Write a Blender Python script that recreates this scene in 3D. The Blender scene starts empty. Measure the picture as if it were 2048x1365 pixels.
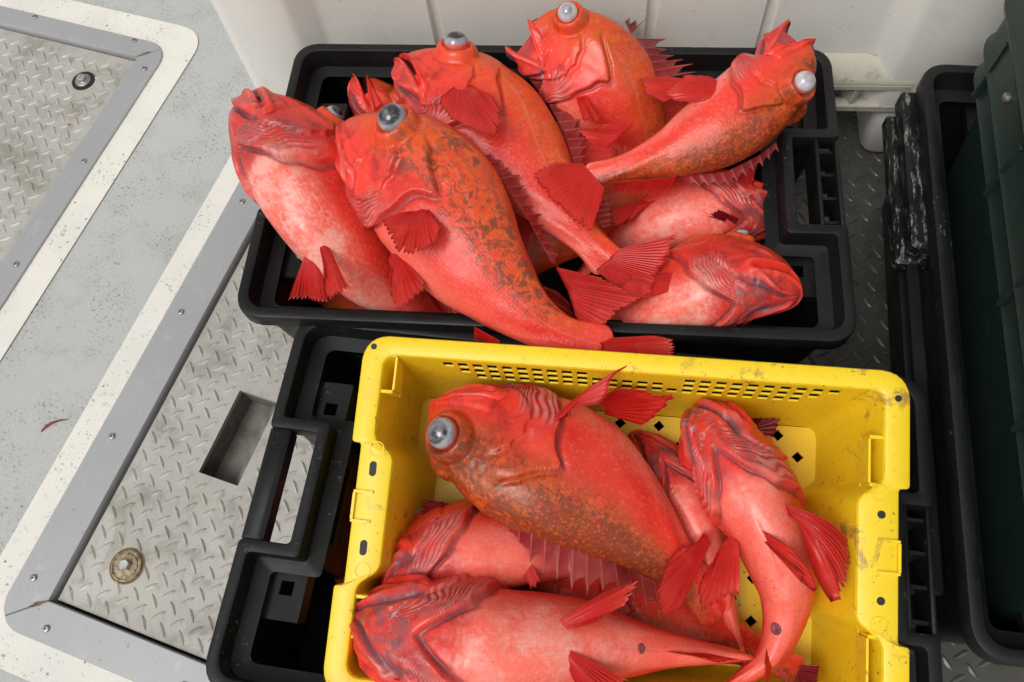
import bpy, bmesh, math, random
import numpy as np
from mathutils import Vector, Matrix
from mathutils.bvhtree import BVHTree

random.seed(7)
scene = bpy.context.scene
COL = scene.collection

# ------------------------------------------------------------------ camera
CAM_LOC = np.array([0.07048, -0.63512, 1.16801])
PITCH, ROLL, YAW, FPX = 0.42490, -0.17337, 0.23820, 1641.47


def rx(a):
    c, s = math.cos(a), math.sin(a)
    return np.array([[1, 0, 0], [0, c, -s], [0, s, c]])


def ry(a):
    c, s = math.cos(a), math.sin(a)
    return np.array([[c, 0, s], [0, 1, 0], [-s, 0, c]])


def rz(a):
    c, s = math.cos(a), math.sin(a)
    return np.array([[c, -s, 0], [s, c, 0], [0, 0, 1]])


CAM_R = rz(YAW) @ rx(PITCH) @ rz(ROLL)
cd = bpy.data.cameras.new('camera')
cd.sensor_width = 36.0
cd.lens = FPX / 2048 * 36.0
cd.clip_start = 0.02
cd.clip_end = 500
cam = bpy.data.objects.new('camera', cd)
M4 = Matrix(np.vstack([np.hstack([CAM_R, CAM_LOC[:, None]]), [0, 0, 0, 1]]).tolist())
cam.matrix_world = M4
COL.objects.link(cam)
scene.camera = cam

# ------------------------------------------------------------------ overcast daylight
SUN_EL, SUN_AZ = math.radians(58), math.radians(-140)      # azimuth measured from +y toward +x
world = bpy.data.worlds.new('World')
scene.world = world
world.use_nodes = True
wn = world.node_tree
wn.nodes.clear()
sky = wn.nodes.new('ShaderNodeTexSky')
sky.sky_type = 'NISHITA'
sky.sun_disc = False
sky.sun_elevation = SUN_EL
sky.sun_rotation = SUN_AZ
sky.air_density = 1.0
sky.dust_density = 4.0
hs = wn.nodes.new('ShaderNodeHueSaturation')
hs.inputs['Saturation'].default_value = 0.05          # a grey overcast sky
bg = wn.nodes.new('ShaderNodeBackground')
bg.inputs['Strength'].default_value = 0.12
wo = wn.nodes.new('ShaderNodeOutputWorld')
wn.links.new(sky.outputs[0], hs.inputs['Color'])
wn.links.new(hs.outputs[0], bg.inputs['Color'])
wn.links.new(bg.outputs[0], wo.inputs['Surface'])
sd = bpy.data.lights.new('sun', 'SUN')
sd.energy = 1.2
sd.angle = math.radians(32)
sd.color = (1.0, 0.965, 0.90)
sun = bpy.data.objects.new('sun', sd)
sdir = Vector((math.sin(SUN_AZ) * math.cos(SUN_EL), math.cos(SUN_AZ) * math.cos(SUN_EL), math.sin(SUN_EL)))
sun.rotation_euler = sdir.to_track_quat('Z', 'Y').to_euler()
sun.location = sdir * 8
COL.objects.link(sun)
vs = scene.view_settings
vs.view_transform = 'Standard'
vs.look = 'None'
vs.gamma = 1.0
vs.use_curve_mapping = False
vs.exposure = 0.0


# ------------------------------------------------------------------ helpers
def ray(px, py):
    d = CAM_R @ np.array([(px - 1024) / FPX, -(py - 682.5) / FPX, -1.0])
    return d


def at(px, py, z):
    """world point seen at photo pixel (px, py) and standing z metres above the deck"""
    d = ray(px, py)
    return CAM_LOC + d * ((z - CAM_LOC[2]) / d[2])


def mesh_obj(name, verts, faces, mat, parent=None, smooth=None, mats=None):
    me = bpy.data.meshes.new(name)
    verts = np.asarray(verts, dtype=np.float32)
    if isinstance(faces, np.ndarray):
        n = len(faces); k = faces.shape[1]
        me.vertices.add(len(verts)); me.vertices.foreach_set('co', verts.ravel())
        me.loops.add(n * k); me.loops.foreach_set('vertex_index', faces.astype(np.int32).ravel())
        me.polygons.add(n)
        me.polygons.foreach_set('loop_start', np.arange(0, n * k, k, dtype=np.int32))
        me.polygons.foreach_set('loop_total', np.full(n, k, dtype=np.int32))
        me.update(calc_edges=True)
    else:
        me.from_pydata(verts.tolist(), [], faces)
        me.update()
    if mat: me.materials.append(mat)
    if smooth is not None:
        me.polygons.foreach_set('use_smooth', [True] * len(me.polygons))
        if smooth < 179: me.set_sharp_from_angle(angle=math.radians(smooth))
    me.validate()
    o = bpy.data.objects.new(name, me)
    COL.objects.link(o)
    if parent: o.parent = parent
    return o


def empty(name, loc=(0, 0, 0), rot=None):
    o = bpy.data.objects.new(name, None)
    o.empty_display_size = 0.05
    m = Matrix.Translation(Vector(loc))
    if rot is not None: m = m @ Matrix(rot.tolist()).to_4x4()
    o.matrix_world = m
    COL.objects.link(o)
    return o


def tag(o, label, cat, group=None):
    o['label'] = label; o['category'] = cat
    if group: o['group'] = group
    return o


class MB:
    """collects boxes, lofts and prisms into one mesh"""
    def __init__(self): self.v = []; self.f = []

    def add(self, vs, fs):
        n = len(self.v)
        self.v += [tuple(map(float, p)) for p in vs]
        self.f += [tuple(i + n for i in q) for q in fs]

    def box(self, c, s, R=None, bev=0.0):
        hx, hy, hz = s[0] / 2, s[1] / 2, s[2] / 2
        if bev <= 0:
            p = [(a * hx, b * hy, d * hz) for d in (-1, 1) for b in (-1, 1) for a in (-1, 1)]
            f = [(0, 2, 3, 1), (4, 5, 7, 6), (0, 1, 5, 4), (2, 6, 7, 3), (0, 4, 6, 2), (1, 3, 7, 5)]
        else:
            p = []; rings = []
            for z, ins in ((-hz, bev), (-hz + bev, 0), (hz - bev, 0), (hz, bev)):
                r = []
                ax, ay = hx - ins, hy - ins
                for (x, y) in ((-ax + bev * .7, -ay), (ax - bev * .7, -ay), (ax, -ay + bev * .7), (ax, ay - bev * .7), (ax - bev * .7, ay), (-ax + bev * .7, ay), (-ax, ay - bev * .7), (-ax, -ay + bev * .7)):
                    r.append(len(p)); p.append((x, y, z))
                rings.append(r)
            f = [tuple(reversed(rings[0])), tuple(rings[-1])]
            for a, b in zip(rings, rings[1:]):
                for i in range(8): f.append((a[i], a[(i + 1) % 8], b[(i + 1) % 8], b[i]))
        P = np.array(p)
        if R is not None: P = P @ np.asarray(R).T
        self.add(P + np.array(c), f)

    def loft(self, rings, cap0=False, cap1=False):
        n = len(rings[0]); vs = []; fs = []
        for r in rings: vs += [tuple(q) for q in r]
        for k in range(len(rings) - 1):
            for i in range(n):
                j = (i + 1) % n
                fs.append((k * n + i, k * n + j, (k + 1) * n + j, (k + 1) * n + i))
        if cap0: fs.append(tuple(range(n - 1, -1, -1)))
        if cap1: fs.append(tuple(range((len(rings) - 1) * n, len(rings) * n)))
        self.add(vs, fs)

    def build(self, name, mat, parent=None, smooth=35):
        return mesh_obj(name, self.v, self.f, mat, parent, smooth)


def fillet(poly, seg=6):
    """closed polygon of (x, y, r) -> points with every corner rounded by the same number of steps"""
    out = []; n = len(poly)
    for i in range(n):
        p0 = np.array(poly[i - 1][:2], float); p = np.array(poly[i][:2], float); p1 = np.array(poly[(i + 1) % n][:2], float)
        r = poly[i][2]
        a = (p0 - p) / np.linalg.norm(p0 - p); b = (p1 - p) / np.linalg.norm(p1 - p)
        s = p + a * r; e = p + b * r
        for k in range(seg + 1):
            t = k / seg
            out.append((1 - t) ** 2 * s + 2 * t * (1 - t) * (p * .83 + (s + e) * .085) + t * t * e)
    return np.array(out)


def ring3(p2, z): return np.hstack([p2, np.full((len(p2), 1), z)])


# ------------------------------------------------------------------ materials
def newmat(name):
    m = bpy.data.materials.new(name); m.use_nodes = True
    nt = m.node_tree; nt.nodes.clear()
    out = nt.nodes.new('ShaderNodeOutputMaterial'); b = nt.nodes.new('ShaderNodeBsdfPrincipled')
    nt.links.new(b.outputs[0], out.inputs[0])
    return m, nt, b


class NT:
    def __init__(self, nt): self.nt = nt

    def n(self, t, **kw):
        o = self.nt.nodes.new(t)
        for k, v in kw.items(): setattr(o, k, v)
        return o

    def link(self, a, b): self.nt.links.new(a, b)

    def val(self, sock, v):
        if hasattr(v, 'is_output') or isinstance(v, bpy.types.NodeSocket): self.link(v, sock)
        else: sock.default_value = v

    def coord(self, kind='Object', scale=(1, 1, 1)):
        c = self.n('ShaderNodeTexCoord'); mp = self.n('ShaderNodeMapping')
        mp.inputs['Scale'].default_value = scale
        self.link(c.outputs[kind], mp.inputs['Vector'])
        return mp.outputs[0]

    def attr(self, name, out='Fac'):
        a = self.n('ShaderNodeAttribute'); a.attribute_name = name
        return a.outputs[out]

    def noise(self, vec, scale, detail=3, rough=.55, dist=0.0):
        t = self.n('ShaderNodeTexNoise'); self.link(vec, t.inputs['Vector'])
        t.inputs['Scale'].default_value = scale; t.inputs['Detail'].default_value = detail
        t.inputs['Roughness'].default_value = rough; t.inputs['Distortion'].default_value = dist
        return t.outputs['Fac']

    def voro(self, vec, scale, feature='F1', out='Distance', rnd=1.0):
        t = self.n('ShaderNodeTexVoronoi', feature=feature); self.link(vec, t.inputs['Vector'])
        t.inputs['Scale'].default_value = scale; t.inputs['Randomness'].default_value = rnd
        return t.outputs[out]

    def ramp(self, f, a, b, lo=0.0, hi=1.0):
        r = self.n('ShaderNodeMapRange', interpolation_type='SMOOTHSTEP')
        self.val(r.inputs[0], f)
        r.inputs[1].default_value = a; r.inputs[2].default_value = b
        r.inputs[3].default_value = lo; r.inputs[4].default_value = hi
        return r.outputs[0]

    def math(self, op, a, b=0.0):
        m = self.n('ShaderNodeMath', operation=op)
        self.val(m.inputs[0], a); self.val(m.inputs[1], b)
        return m.outputs[0]

    def mix(self, f, a, b):
        m = self.n('ShaderNodeMix', data_type='RGBA')
        self.val(m.inputs[0], f)
        for s, v in ((m.inputs[6], a), (m.inputs[7], b)):
            if isinstance(v, tuple): s.default_value = (*v, 1.0) if len(v) == 3 else v
            else: self.link(v, s)
        return m.outputs[2]

    def bump(self, h, strength=.3, dist=.001, prev=None):
        b = self.n('ShaderNodeBump'); b.inputs['Strength'].default_value = strength; b.inputs['Distance'].default_value = dist
        self.link(h, b.inputs['Height'])
        if prev: self.link(prev, b.inputs['Normal'])
        return b.outputs[0]


def mat_deck():
    m, nt, b = newmat('grey_nonskid_paint'); N = NT(nt); c = N.coord()
    big = N.noise(c, 3.0, 4); mid = N.noise(c, 18, 5, .65); fine = N.noise(c, 420, 2, .6)
    sp = N.noise(c, 190, 3, .7); cl = N.noise(c, 9, 3, .6)
    col = N.mix(big, (.43, .44, .43), (.52, .53, .515))
    col = N.mix(N.ramp(mid, .45, .75, 0, .55), col, (.37, .375, .35))
    spots = N.math('MULTIPLY', N.ramp(sp, .555, .66), N.ramp(cl, .36, .62))
    col = N.mix(N.math('MULTIPLY', spots, .85), col, (.10, .10, .095))
    v = N.voro(c, 38, 'F1'); vn = N.noise(c, 60, 2)
    dots = N.math('MULTIPLY', N.ramp(v, .10, .06), N.ramp(vn, .60, .66))
    col = N.mix(dots, col, (.10, .09, .085))
    vr = N.voro(c, 5.5, 'F1'); red = N.ramp(N.math('ADD', vr, N.math('MULTIPLY', N.noise(c, 160, 2), .03)), .035, .030)
    col = N.mix(N.math('MULTIPLY', red, .8), col, (.35, .03, .03))
    N.link(col, b.inputs['Base Color']); b.inputs['Roughness'].default_value = .62
    N.link(N.bump(N.math('ADD', fine, N.math('MULTIPLY', sp, .7)), .55, .0011), b.inputs['Normal'])
    return m


def mat_whitepaint():
    m, nt, b = newmat('white_deck_paint'); N = NT(nt); c = N.coord()
    big = N.noise(c, 7.0, 4); sp = N.noise(c, 150, 3, .7); cl = N.noise(c, 14, 3, .6); fine = N.noise(c, 400, 2)
    col = N.mix(N.ramp(big, .35, .7), (.80, .77, .70), (.72, .71, .66))
    col = N.mix(N.math('MULTIPLY', N.ramp(sp, .58, .68), N.ramp(cl, .40, .62, 0, .75)), col, (.20, .19, .165))
    v = N.voro(c, 48, 'F1')
    col = N.mix(N.math('MULTIPLY', N.ramp(v, .12, .07), N.ramp(N.noise(c, 40, 2), .55, .6)), col, (.16, .14, .12))
    N.link(col, b.inputs['Base Color']); b.inputs['Roughness'].default_value = .55
    N.link(N.bump(fine, .5, .001), b.inputs['Normal'])
    return m


def mat_frame():
    m, nt, b = newmat('painted_aluminium_frame'); N = NT(nt); c = N.coord()
    big = N.noise(c, 6, 4); sp = N.noise(c, 130, 3, .7); st = N.noise(N.coord(scale=(1, 1, 1)), 30, 4, .7)
    col = N.mix(big, (.36, .368, .38), (.45, .452, .458))
    col = N.mix(N.ramp(st, .55, .8, 0, .5), col, (.55, .55, .55))
    col = N.mix(N.ramp(sp, .66, .72, 0, .6), col, (.14, .13, .12))
    N.link(col, b.inputs['Base Color']); b.inputs['Roughness'].default_value = .42; b.inputs['Metallic'].default_value = .25
    N.link(N.bump(N.noise(c, 240, 2), .12, .0006), b.inputs['Normal'])
    return m


def mat_tread(name='tread_plate_aluminium', k=1.0, rough=.48):
    m, nt, b = newmat(name); N = NT(nt); c = N.coord()
    big = N.noise(c, 5, 5, .65); mid = N.noise(c, 35, 4, .7); fine = N.noise(c, 260, 3, .7)
    col = N.mix(N.ramp(big, .3, .7), (.41, .395, .36), (.50, .482, .44))
    col = N.mix(N.ramp(mid, .5, .8, 0, .7), col, (.19, .18, .155))
    col = N.mix(N.ramp(N.noise(c, 3.2, 2), .55, .75, 0, .35), col, (.42, .37, .24))
    col = N.mix(N.ramp(fine, .62, .72, 0, .55), col, (.20, .19, .17))
    gr = N.math('MULTIPLY', N.ramp(N.noise(c, 11, 6, .75, .5), .46, .70), .70)
    col = N.mix(gr, col, (.235, .215, .175))
    v = N.ramp(N.voro(c, 6.3, 'F1'), .03, .024)
    col = N.mix(N.math('MULTIPLY', v, .8), col, (.40, .05, .03))
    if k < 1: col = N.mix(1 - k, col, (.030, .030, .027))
    N.link(col, b.inputs['Base Color']); b.inputs['Roughness'].default_value = rough; b.inputs['Metallic'].default_value = .15
    N.link(N.bump(fine, .25, .0006), b.inputs['Normal'])
    return m


def mat_black(name='black_plastic', col0=(.0055, .006, .0065), col1=(.012, .013, .014), scuff=False):
    m, nt, b = newmat(name); N = NT(nt); c = N.coord()
    big = N.noise(c, 9, 4, .6); mid = N.noise(c, 45, 4, .7); fine = N.noise(c, 300, 2)
    col = N.mix(N.ramp(big, .35, .7), col0, col1)
    col = N.mix(N.ramp(mid, .66, .80, 0, .30), col, (.16, .16, .17))
    sc = N.noise(N.coord(scale=(1, 9, 1)), 60, 3, .7)
    col = N.mix(N.ramp(sc, .66, .74, 0, .40), col, (.16, .16, .16))
    wf = N.math('MULTIPLY', N.ramp(N.noise(c, 210, 3, .75), .60, .68), N.ramp(N.noise(c, 12, 4, .7), .56, .70))
    col = N.mix(N.math('MULTIPLY', wf, .55), col, (.30, .30, .31))
    if scuff:
        a = N.noise(N.coord(scale=(1, 5, 5)), 30, 6, .8); g = N.noise(c, 300, 3, .7)
        col = N.mix(N.math('MULTIPLY', N.ramp(a, .53, .63), N.ramp(g, .36, .52)), col, (.26, .255, .245))
    N.link(col, b.inputs['Base Color'])
    N.link(N.ramp(N.noise(c, 14, 3), .3, .7, .36, .58), b.inputs['Roughness'])
    b.inputs['Specular IOR Level'].default_value = .30
    N.link(N.bump(N.math('ADD', fine, mid), .14, .0008), b.inputs['Normal'])
    return m


def mat_yellow():
    m, nt, b = newmat('yellow_plastic'); N = NT(nt); c = N.coord()
    big = N.noise(c, 6, 4, .6); mid = N.noise(c, 40, 5, .7)
    col = N.mix(big, (.86, .59, .012), (.90, .655, .018))
    col = N.mix(N.ramp(mid, .55, .8, 0, .38), col, (.55, .36, .05))
    # slime and blood stains
    s1 = N.math('MULTIPLY', N.ramp(N.noise(c, 22, 5, .75, .6), .57, .68), N.ramp(N.noise(c, 5, 2), .38, .58))
    col = N.mix(N.math('MULTIPLY', s1, .75), col, (.30, .13, .05))
    s2 = N.math('MULTIPLY', N.ramp(N.noise(c, 130, 3, .7), .62, .70), N.ramp(N.noise(c, 8, 2), .38, .56))
    col = N.mix(N.math('MULTIPLY', s2, .8), col, (.14, .09, .04))
    s3 = N.math('MULTIPLY', N.ramp(N.noise(c, 17, 4, .75), .63, .71), N.ramp(N.noise(c, 3, 1), .46, .58))
    col = N.mix(N.math('MULTIPLY', s3, .7), col, (.55, .10, .07))
    st = N.noise(N.coord(scale=(9, 1, 1)), 40, 3, .7)
    col = N.mix(N.ramp(st, .70, .76, 0, .5), col, (.40, .24, .06))
    N.link(col, b.inputs['Base Color']); b.inputs['Roughness'].default_value = .38
    N.link(N.bump(N.noise(c, 90, 3), .08, .0008), b.inputs['Normal'])
    return m


def mat_bin(name, a, bcol, dirt, amount, rough=.5):
    m, nt, b = newmat(name); N = NT(nt); c = N.coord()
    big = N.noise(c, 5, 4, .6); mid = N.noise(c, 24, 5, .72); fl = N.noise(N.coord(scale=(1, 1, 3)), 70, 3, .7)
    col = N.mix(big, a, bcol)
    col = N.mix(N.ramp(mid, .52, .8, 0, amount), col, dirt)
    fleck = N.math('MULTIPLY', N.ramp(fl, .67, .71), N.ramp(N.noise(c, 10, 2), .45, .6))
    col = N.mix(N.math('MULTIPLY', fleck, amount * 2), col, tuple(x * .35 for x in dirt))
    N.link(col, b.inputs['Base Color']); b.inputs['Roughness'].default_value = rough
    N.link(N.bump(N.noise(c, 120, 3), .10, .0008), b.inputs['Normal'])
    return m


def mat_simple(name, col, rough=.5, metal=0.0, nscale=60, var=.35, coat=0.0):
    m, nt, b = newmat(name); N = NT(nt); c = N.coord()
    f = N.noise(c, nscale, 4, .65)
    cc = N.mix(N.ramp(f, .3, .75), tuple(x * (1 + var * .4) for x in col), tuple(x * (1 - var) for x in col))
    N.link(cc, b.inputs['Base Color']); b.inputs['Roughness'].default_value = rough; b.inputs['Metallic'].default_value = metal
    b.inputs['Coat Weight'].default_value = coat
    N.link(N.bump(f, .15, .0005), b.inputs['Normal'])
    return m


def mat_fish():
    m, nt, b = newmat('rockfish_skin'); N = NT(nt)
    r = N.attr('rest', 'Vector')
    back, belly, mot, crease, line, dark, pale, headm = (N.attr(k) for k in ('back', 'belly', 'mottle', 'crease', 'latline', 'dusk', 'pale', 'headzone'))
    n1 = N.noise(r, 16, 4, .6); n2 = N.noise(r, 55, 4, .7, .4); n3 = N.noise(r, 330, 2, .6)
    col = N.mix(N.ramp(n1, .3, .7), (.86, .056, .032), (.72, .032, .022))
    col = N.mix(N.ramp(N.noise(r, 30, 3, .6), .48, .75, 0, .32), col, (.74, .095, .055))
    # bruised, greyish and darker patches of the head
    hb = N.math('MULTIPLY', headm, N.ramp(N.noise(r, 34, 5, .7, .5), .48, .70))
    col = N.mix(N.math('MULTIPLY', hb, .75), col, (.34, .012, .018))
    hp = N.math('MULTIPLY', headm, N.ramp(N.noise(r, 26, 4, .7, .3), .60, .74))
    col = N.mix(N.math('MULTIPLY', hp, .45), col, (.62, .19, .17))
    col = N.mix(N.math('MULTIPLY', back, N.ramp(n2, .30, .62, .35, 1)), col, (.74, .105, .012))
    col = N.mix(N.math('MULTIPLY', belly, N.ramp(n1, .25, .6, .45, 1)), col, (.92, .165, .115))
    pw = N.math('MULTIPLY', pale, N.math('ADD', N.math('MULTIPLY', N.ramp(N.noise(r, 26, 5, .7), .42, .68), .75), N.math('MULTIPLY', N.ramp(N.noise(r, 170, 3, .7), .42, .66), .35)))
    col = N.mix(N.math('MINIMUM', pw, .80), col, (.88, .44, .37))
    scl = N.math('MULTIPLY', N.ramp(N.voro(r, 250, 'F1', rnd=.55), .25, .62), N.attr('scales'))
    col = N.mix(N.math('MULTIPLY', scl, .16), col, (.50, .020, .014))
    scv = N.n('ShaderNodeTexVoronoi'); N.link(r, scv.inputs['Vector']); scv.inputs['Scale'].default_value = 250; scv.inputs['Randomness'].default_value = .55
    lum = N.n('ShaderNodeSeparateColor'); N.link(scv.outputs['Color'], lum.inputs[0])
    col = N.mix(N.math('MULTIPLY', N.math('MULTIPLY', N.ramp(lum.outputs[0], .55, 1.0), N.attr('scales')), .13), col, (.84, .24, .17))
    col = N.mix(N.math('MULTIPLY', line, .55), col, (.74, .16, .10))
    # dark vermiculation
    w = N.noise(r, 70, 5, .72, .9); w2 = N.noise(r, 20, 3, .6)
    mm = N.math('MULTIPLY', mot, N.math('MULTIPLY', N.ramp(w, .46, .58), N.ramp(w2, .30, .52, .1, 1)))
    col = N.mix(N.math('MINIMUM', N.math('MULTIPLY', mm, .66), .78), col, (.115, .050, .030))
    dk = N.math('MULTIPLY', dark, N.ramp(N.noise(r, 210, 5, .80, .2), .30, .70))
    dk2 = N.math('MULTIPLY', dark, N.ramp(N.noise(r, 14, 5, .75), .34, .62, .25, 1))
    col = N.mix(N.math('MULTIPLY', dark, N.ramp(N.noise(r, 24, 4, .7), .42, .6, 0, .6)), col, (.60, .11, .008))
    col = N.mix(N.math('MINIMUM', N.math('MULTIPLY', N.math('MULTIPLY', dk, dk2), 1.7), .80), col, (.13, .030, .014))
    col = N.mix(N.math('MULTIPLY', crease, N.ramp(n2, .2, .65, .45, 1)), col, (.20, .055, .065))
    rid = N.math('MULTIPLY', N.attr('ridge'), N.ramp(N.noise(r, 38, 4, .7), .38, .62))
    col = N.mix(N.math('MULTIPLY', rid, .55), col, (.66, .27, .25))
    lil = N.math('MULTIPLY', N.attr('bruise'), N.ramp(N.noise(r, 30, 5, .75, .8), .55, .68))
    col = N.mix(N.math('MULTIPLY', lil, .72), col, (.58, .43, .45))
    grey = N.math('MULTIPLY', N.attr('bruise'), N.ramp(N.noise(r, 45, 4, .7, .6), .44, .62))
    col = N.mix(N.math('MULTIPLY', grey, .55), col, (.20, .085, .10))
    col = N.mix(N.ramp(n3, .60, .75, 0, .10), col, (.82, .22, .16))
    spk = N.math('MULTIPLY', N.ramp(N.voro(r, 120, 'F1'), .13, .08), N.ramp(N.noise(r, 60, 1), .56, .62))
    col = N.mix(N.math('MULTIPLY', spk, .65), col, (.10, .02, .02))
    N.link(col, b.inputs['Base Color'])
    N.link(N.ramp(N.noise(r, 40, 3), .3, .7, .26, .46), b.inputs['Roughness'])
    b.inputs['Specular IOR Level'].default_value = .34
    b.inputs['Subsurface Weight'].default_value = .08
    b.inputs['Subsurface Radius'].default_value = (.005, .0015, .001)
    b.inputs['Subsurface Scale'].default_value = 1.0
    b.inputs['Coat Weight'].default_value = .16; b.inputs['Coat Roughness'].default_value = .10
    sc = N.voro(r, 250, 'F1', rnd=.55)
    scm = N.math('MULTIPLY', sc, N.attr('scales'))
    bp = N.bump(scm, .30, .0010)
    bp = N.bump(N.noise(r, 120, 4, .6), .35, .0016, bp)
    N.link(bp, b.inputs['Normal'])
    return m


def mat_fin(name, c1, c2, tipc=(.80, .10, .075), clear=.10):
    m, nt, b = newmat(name); N = NT(nt)
    f = N.attr('ray'); t = N.attr('along'); c = N.coord()
    col = N.mix(N.ramp(N.attr('tone'), .2, 1.0, 0, .45), c1, c2)
    col = N.mix(N.ramp(f, .5, 1.0, 0, .7), col, c2)
    col = N.mix(N.ramp(N.noise(c, 45, 4, .6), .45, .75, 0, .40), col, tuple(x * .55 for x in c1))
    col = N.mix(N.ramp(N.noise(c, 28, 3, .6), .52, .75, 0, .50), col, tipc)
    col = N.mix(N.ramp(t, .6, 1.0, 0, .25), col, tipc)
    N.link(col, b.inputs['Base Color']); b.inputs['Roughness'].default_value = .28
    b.inputs['Specular IOR Level'].default_value = .45
    N.link(N.bump(N.math('ADD', f, N.math('MULTIPLY', N.noise(c, 160, 3), .6)), .35, .0005), b.inputs['Normal'])
    tr = nt.nodes.new('ShaderNodeBsdfTranslucent'); N.link(col, tr.inputs['Color'])
    mx = nt.nodes.new('ShaderNodeMixShader'); mx.inputs[0].default_value = .40
    out = [n for n in nt.nodes if n.type == 'OUTPUT_MATERIAL'][0]
    N.link(b.outputs[0], mx.inputs[1]); N.link(tr.outputs[0], mx.inputs[2])
    tp = nt.nodes.new('ShaderNodeBsdfTransparent'); mx2 = nt.nodes.new('ShaderNodeMixShader')
    N.link(N.math('MULTIPLY', N.ramp(f, .9, .3), clear), mx2.inputs[0]); N.link(mx.outputs[0], mx2.inputs[1]); N.link(tp.outputs[0], mx2.inputs[2]); N.link(mx2.outputs[0], out.inputs[0])
    return m


def mat_eye(name, rim, mid, pup, p0, p1, cloud):
    m, nt, b = newmat(name); N = NT(nt); a = N.attr('along'); c = N.coord()
    f = N.noise(c, 48, 4, .7, .5)
    col = N.mix(N.ramp(N.noise(c, 120, 4, .7), .35, .7), tuple(x * .72 for x in mid), mid)
    wob = N.math('ADD', a, N.math('MULTIPLY', N.math('SUBTRACT', N.noise(c, 60, 3), .5), .14))
    col = N.mix(N.ramp(wob, p1, p0), col, pup)
    col = N.mix(N.ramp(f, .44, .62, 0, cloud), col, (.66, .64, .68))
    col = N.mix(N.ramp(a, .60, .74), col, rim)
    N.link(col, b.inputs['Base Color']); b.inputs['Roughness'].default_value = .10
    b.inputs['Coat Weight'].default_value = .7; b.inputs['Coat Roughness'].default_value = .04
    return m


M = {}
M['deck'] = mat_deck(); M['white'] = mat_whitepaint(); M['frame'] = mat_frame(); M['tread'] = mat_tread(); M['tread_dark'] = mat_tread('dark_tread_plate', .16, .30)  # right-hand panel: same plate colour mixed close to black, and glossier
M['black'] = mat_black(); M['scuff'] = mat_black('scuffed_black_plastic', scuff=True)
M['yellow'] = mat_yellow()
M['bin'] = mat_bin('white_bin_plastic', (.82, .80, .75), (.76, .745, .69), (.46, .40, .31), .26)
M['bindirt'] = mat_bin('grimy_bin_plastic', (.58, .55, .46), (.50, .47, .38), (.10, .07, .04), .85)
M['green'] = mat_bin('green_bin_plastic', (.010, .023, .018), (.014, .031, .025), (.06, .075, .068), .40, .45)
M['steel'] = mat_simple('steel_screw', (.42, .41, .40), .35, .8, 300)
M['bolt'] = mat_simple('stainless_bolt', (.60, .59, .57), .30, .8, 200)
M['brass'] = mat_simple('tarnished_washer', (.36, .29, .18), .5, .3, 140, .8)
M['rust'] = mat_simple('rust_stain', (.20, .12, .06), .8, 0, 120, .6)
M['gasket'] = mat_simple('black_gasket', (.012, .012, .012), .6)
M['recess'] = mat_simple('hand_slot_lining', (.19, .18, .155), .6, .1, 40, .4)
M['fish'] = mat_fish()
M['fin'] = mat_fin('red_fin', (.82, .034, .026), (.60, .018, .018), (.90, .13, .085))
M['fin_dusky'] = mat_fin('dusky_spiny_fin', (.46, .035, .042), (.70, .17, .15), (.66, .20, .18), .34)
M['fin_deep'] = mat_fin('deep_red_fin', (.34, .010, .020), (.20, .008, .014), (.40, .02, .03))
M['eye'] = mat_eye('clear_fish_eye', (.60, .09, .06), (.32, .32, .37), (.012, .015, .022), .36, .47, .30)
M['eye_cloudy'] = mat_eye('clouded_fish_eye', (.66, .17, .13), (.58, .58, .60), (.20, .21, .24), .20, .42, .42)
M['vent'] = mat_simple('fish_vent', (.24, .045, .055), .5, 0, 90, .5)
M['mouth'] = mat_simple('fish_mouth_lining', (.40, .07, .07), .35, 0, 60, .6, .4)
M['tongue'] = mat_simple('fish_tongue', (.22, .13, .15), .35, 0, 60, .4, .4)

# ------------------------------------------------------------------ deck, hatches
PSI = 0.2574
E1 = np.array([math.sin(PSI), math.cos(PSI), 0.0]); E2 = np.array([math.cos(PSI), -math.sin(PSI), 0.0])
DECK_R = np.stack([E2, E1, np.array([0, 0, 1.0])], 1)          # deck frame: u = E2, v = E1


def struct(o): o['kind'] = 'structure'; return o


HA = (-.515, .86, -.712, .80)       # opening of the hatch under the totes (u0, u1, v0, v1)
HB = (-1.75, -.906, -1.1, .214)     # opening of the neighbouring hatch
mb = MB()
us = [-6, HB[0], HB[1], HA[0], HA[1], 6]; vsl = [-6, HB[2], HA[2], HB[3], HA[3], 6]
for i in range(len(us) - 1):
    for j in range(len(vsl) - 1):
        u, v = (us[i] + us[i + 1]) / 2, (vsl[j] + vsl[j + 1]) / 2
        if any(h[0] < u < h[1] and h[2] < v < h[3] for h in (HA, HB)): continue
        mb.add([(us[i], vsl[j], 0), (us[i + 1], vsl[j], 0), (us[i + 1], vsl[j + 1], 0), (us[i], vsl[j + 1], 0)], [(0, 1, 2, 3)])
bmq = mb.build('deck', M['deck'], None, None)
bmq.matrix_world = Matrix(DECK_R.tolist()).to_4x4()
struct(bmq)


def rr(u0, u1, v0, v1, r, seg=10):
    return fillet([(u0, v0, r), (u1, v0, r), (u1, v1, r), (u0, v1, r)], seg)


def white_border(h, wl, r, name):
    """painted border between the hatch frame and the deck paint"""
    a = rr(h[0] - wl[0], h[1] + wl[0], h[2] - wl[1], h[3] + wl[2], r)
    b = rr(h[0] - .02, h[1] + .02, h[2] - .02, h[3] + .02, .004)
    m = MB(); m.loft([ring3(a, .002), ring3(b, .002)])
    o = m.build(name, M['white'], None, None)
    o.matrix_world = Matrix(DECK_R.tolist()).to_4x4()
    struct(o)


white_border(HA, (.107, .101, .10), .05, 'painted_stripe')
white_border(HB, (.103, .10, .096), .055, 'painted_stripe')


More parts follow.
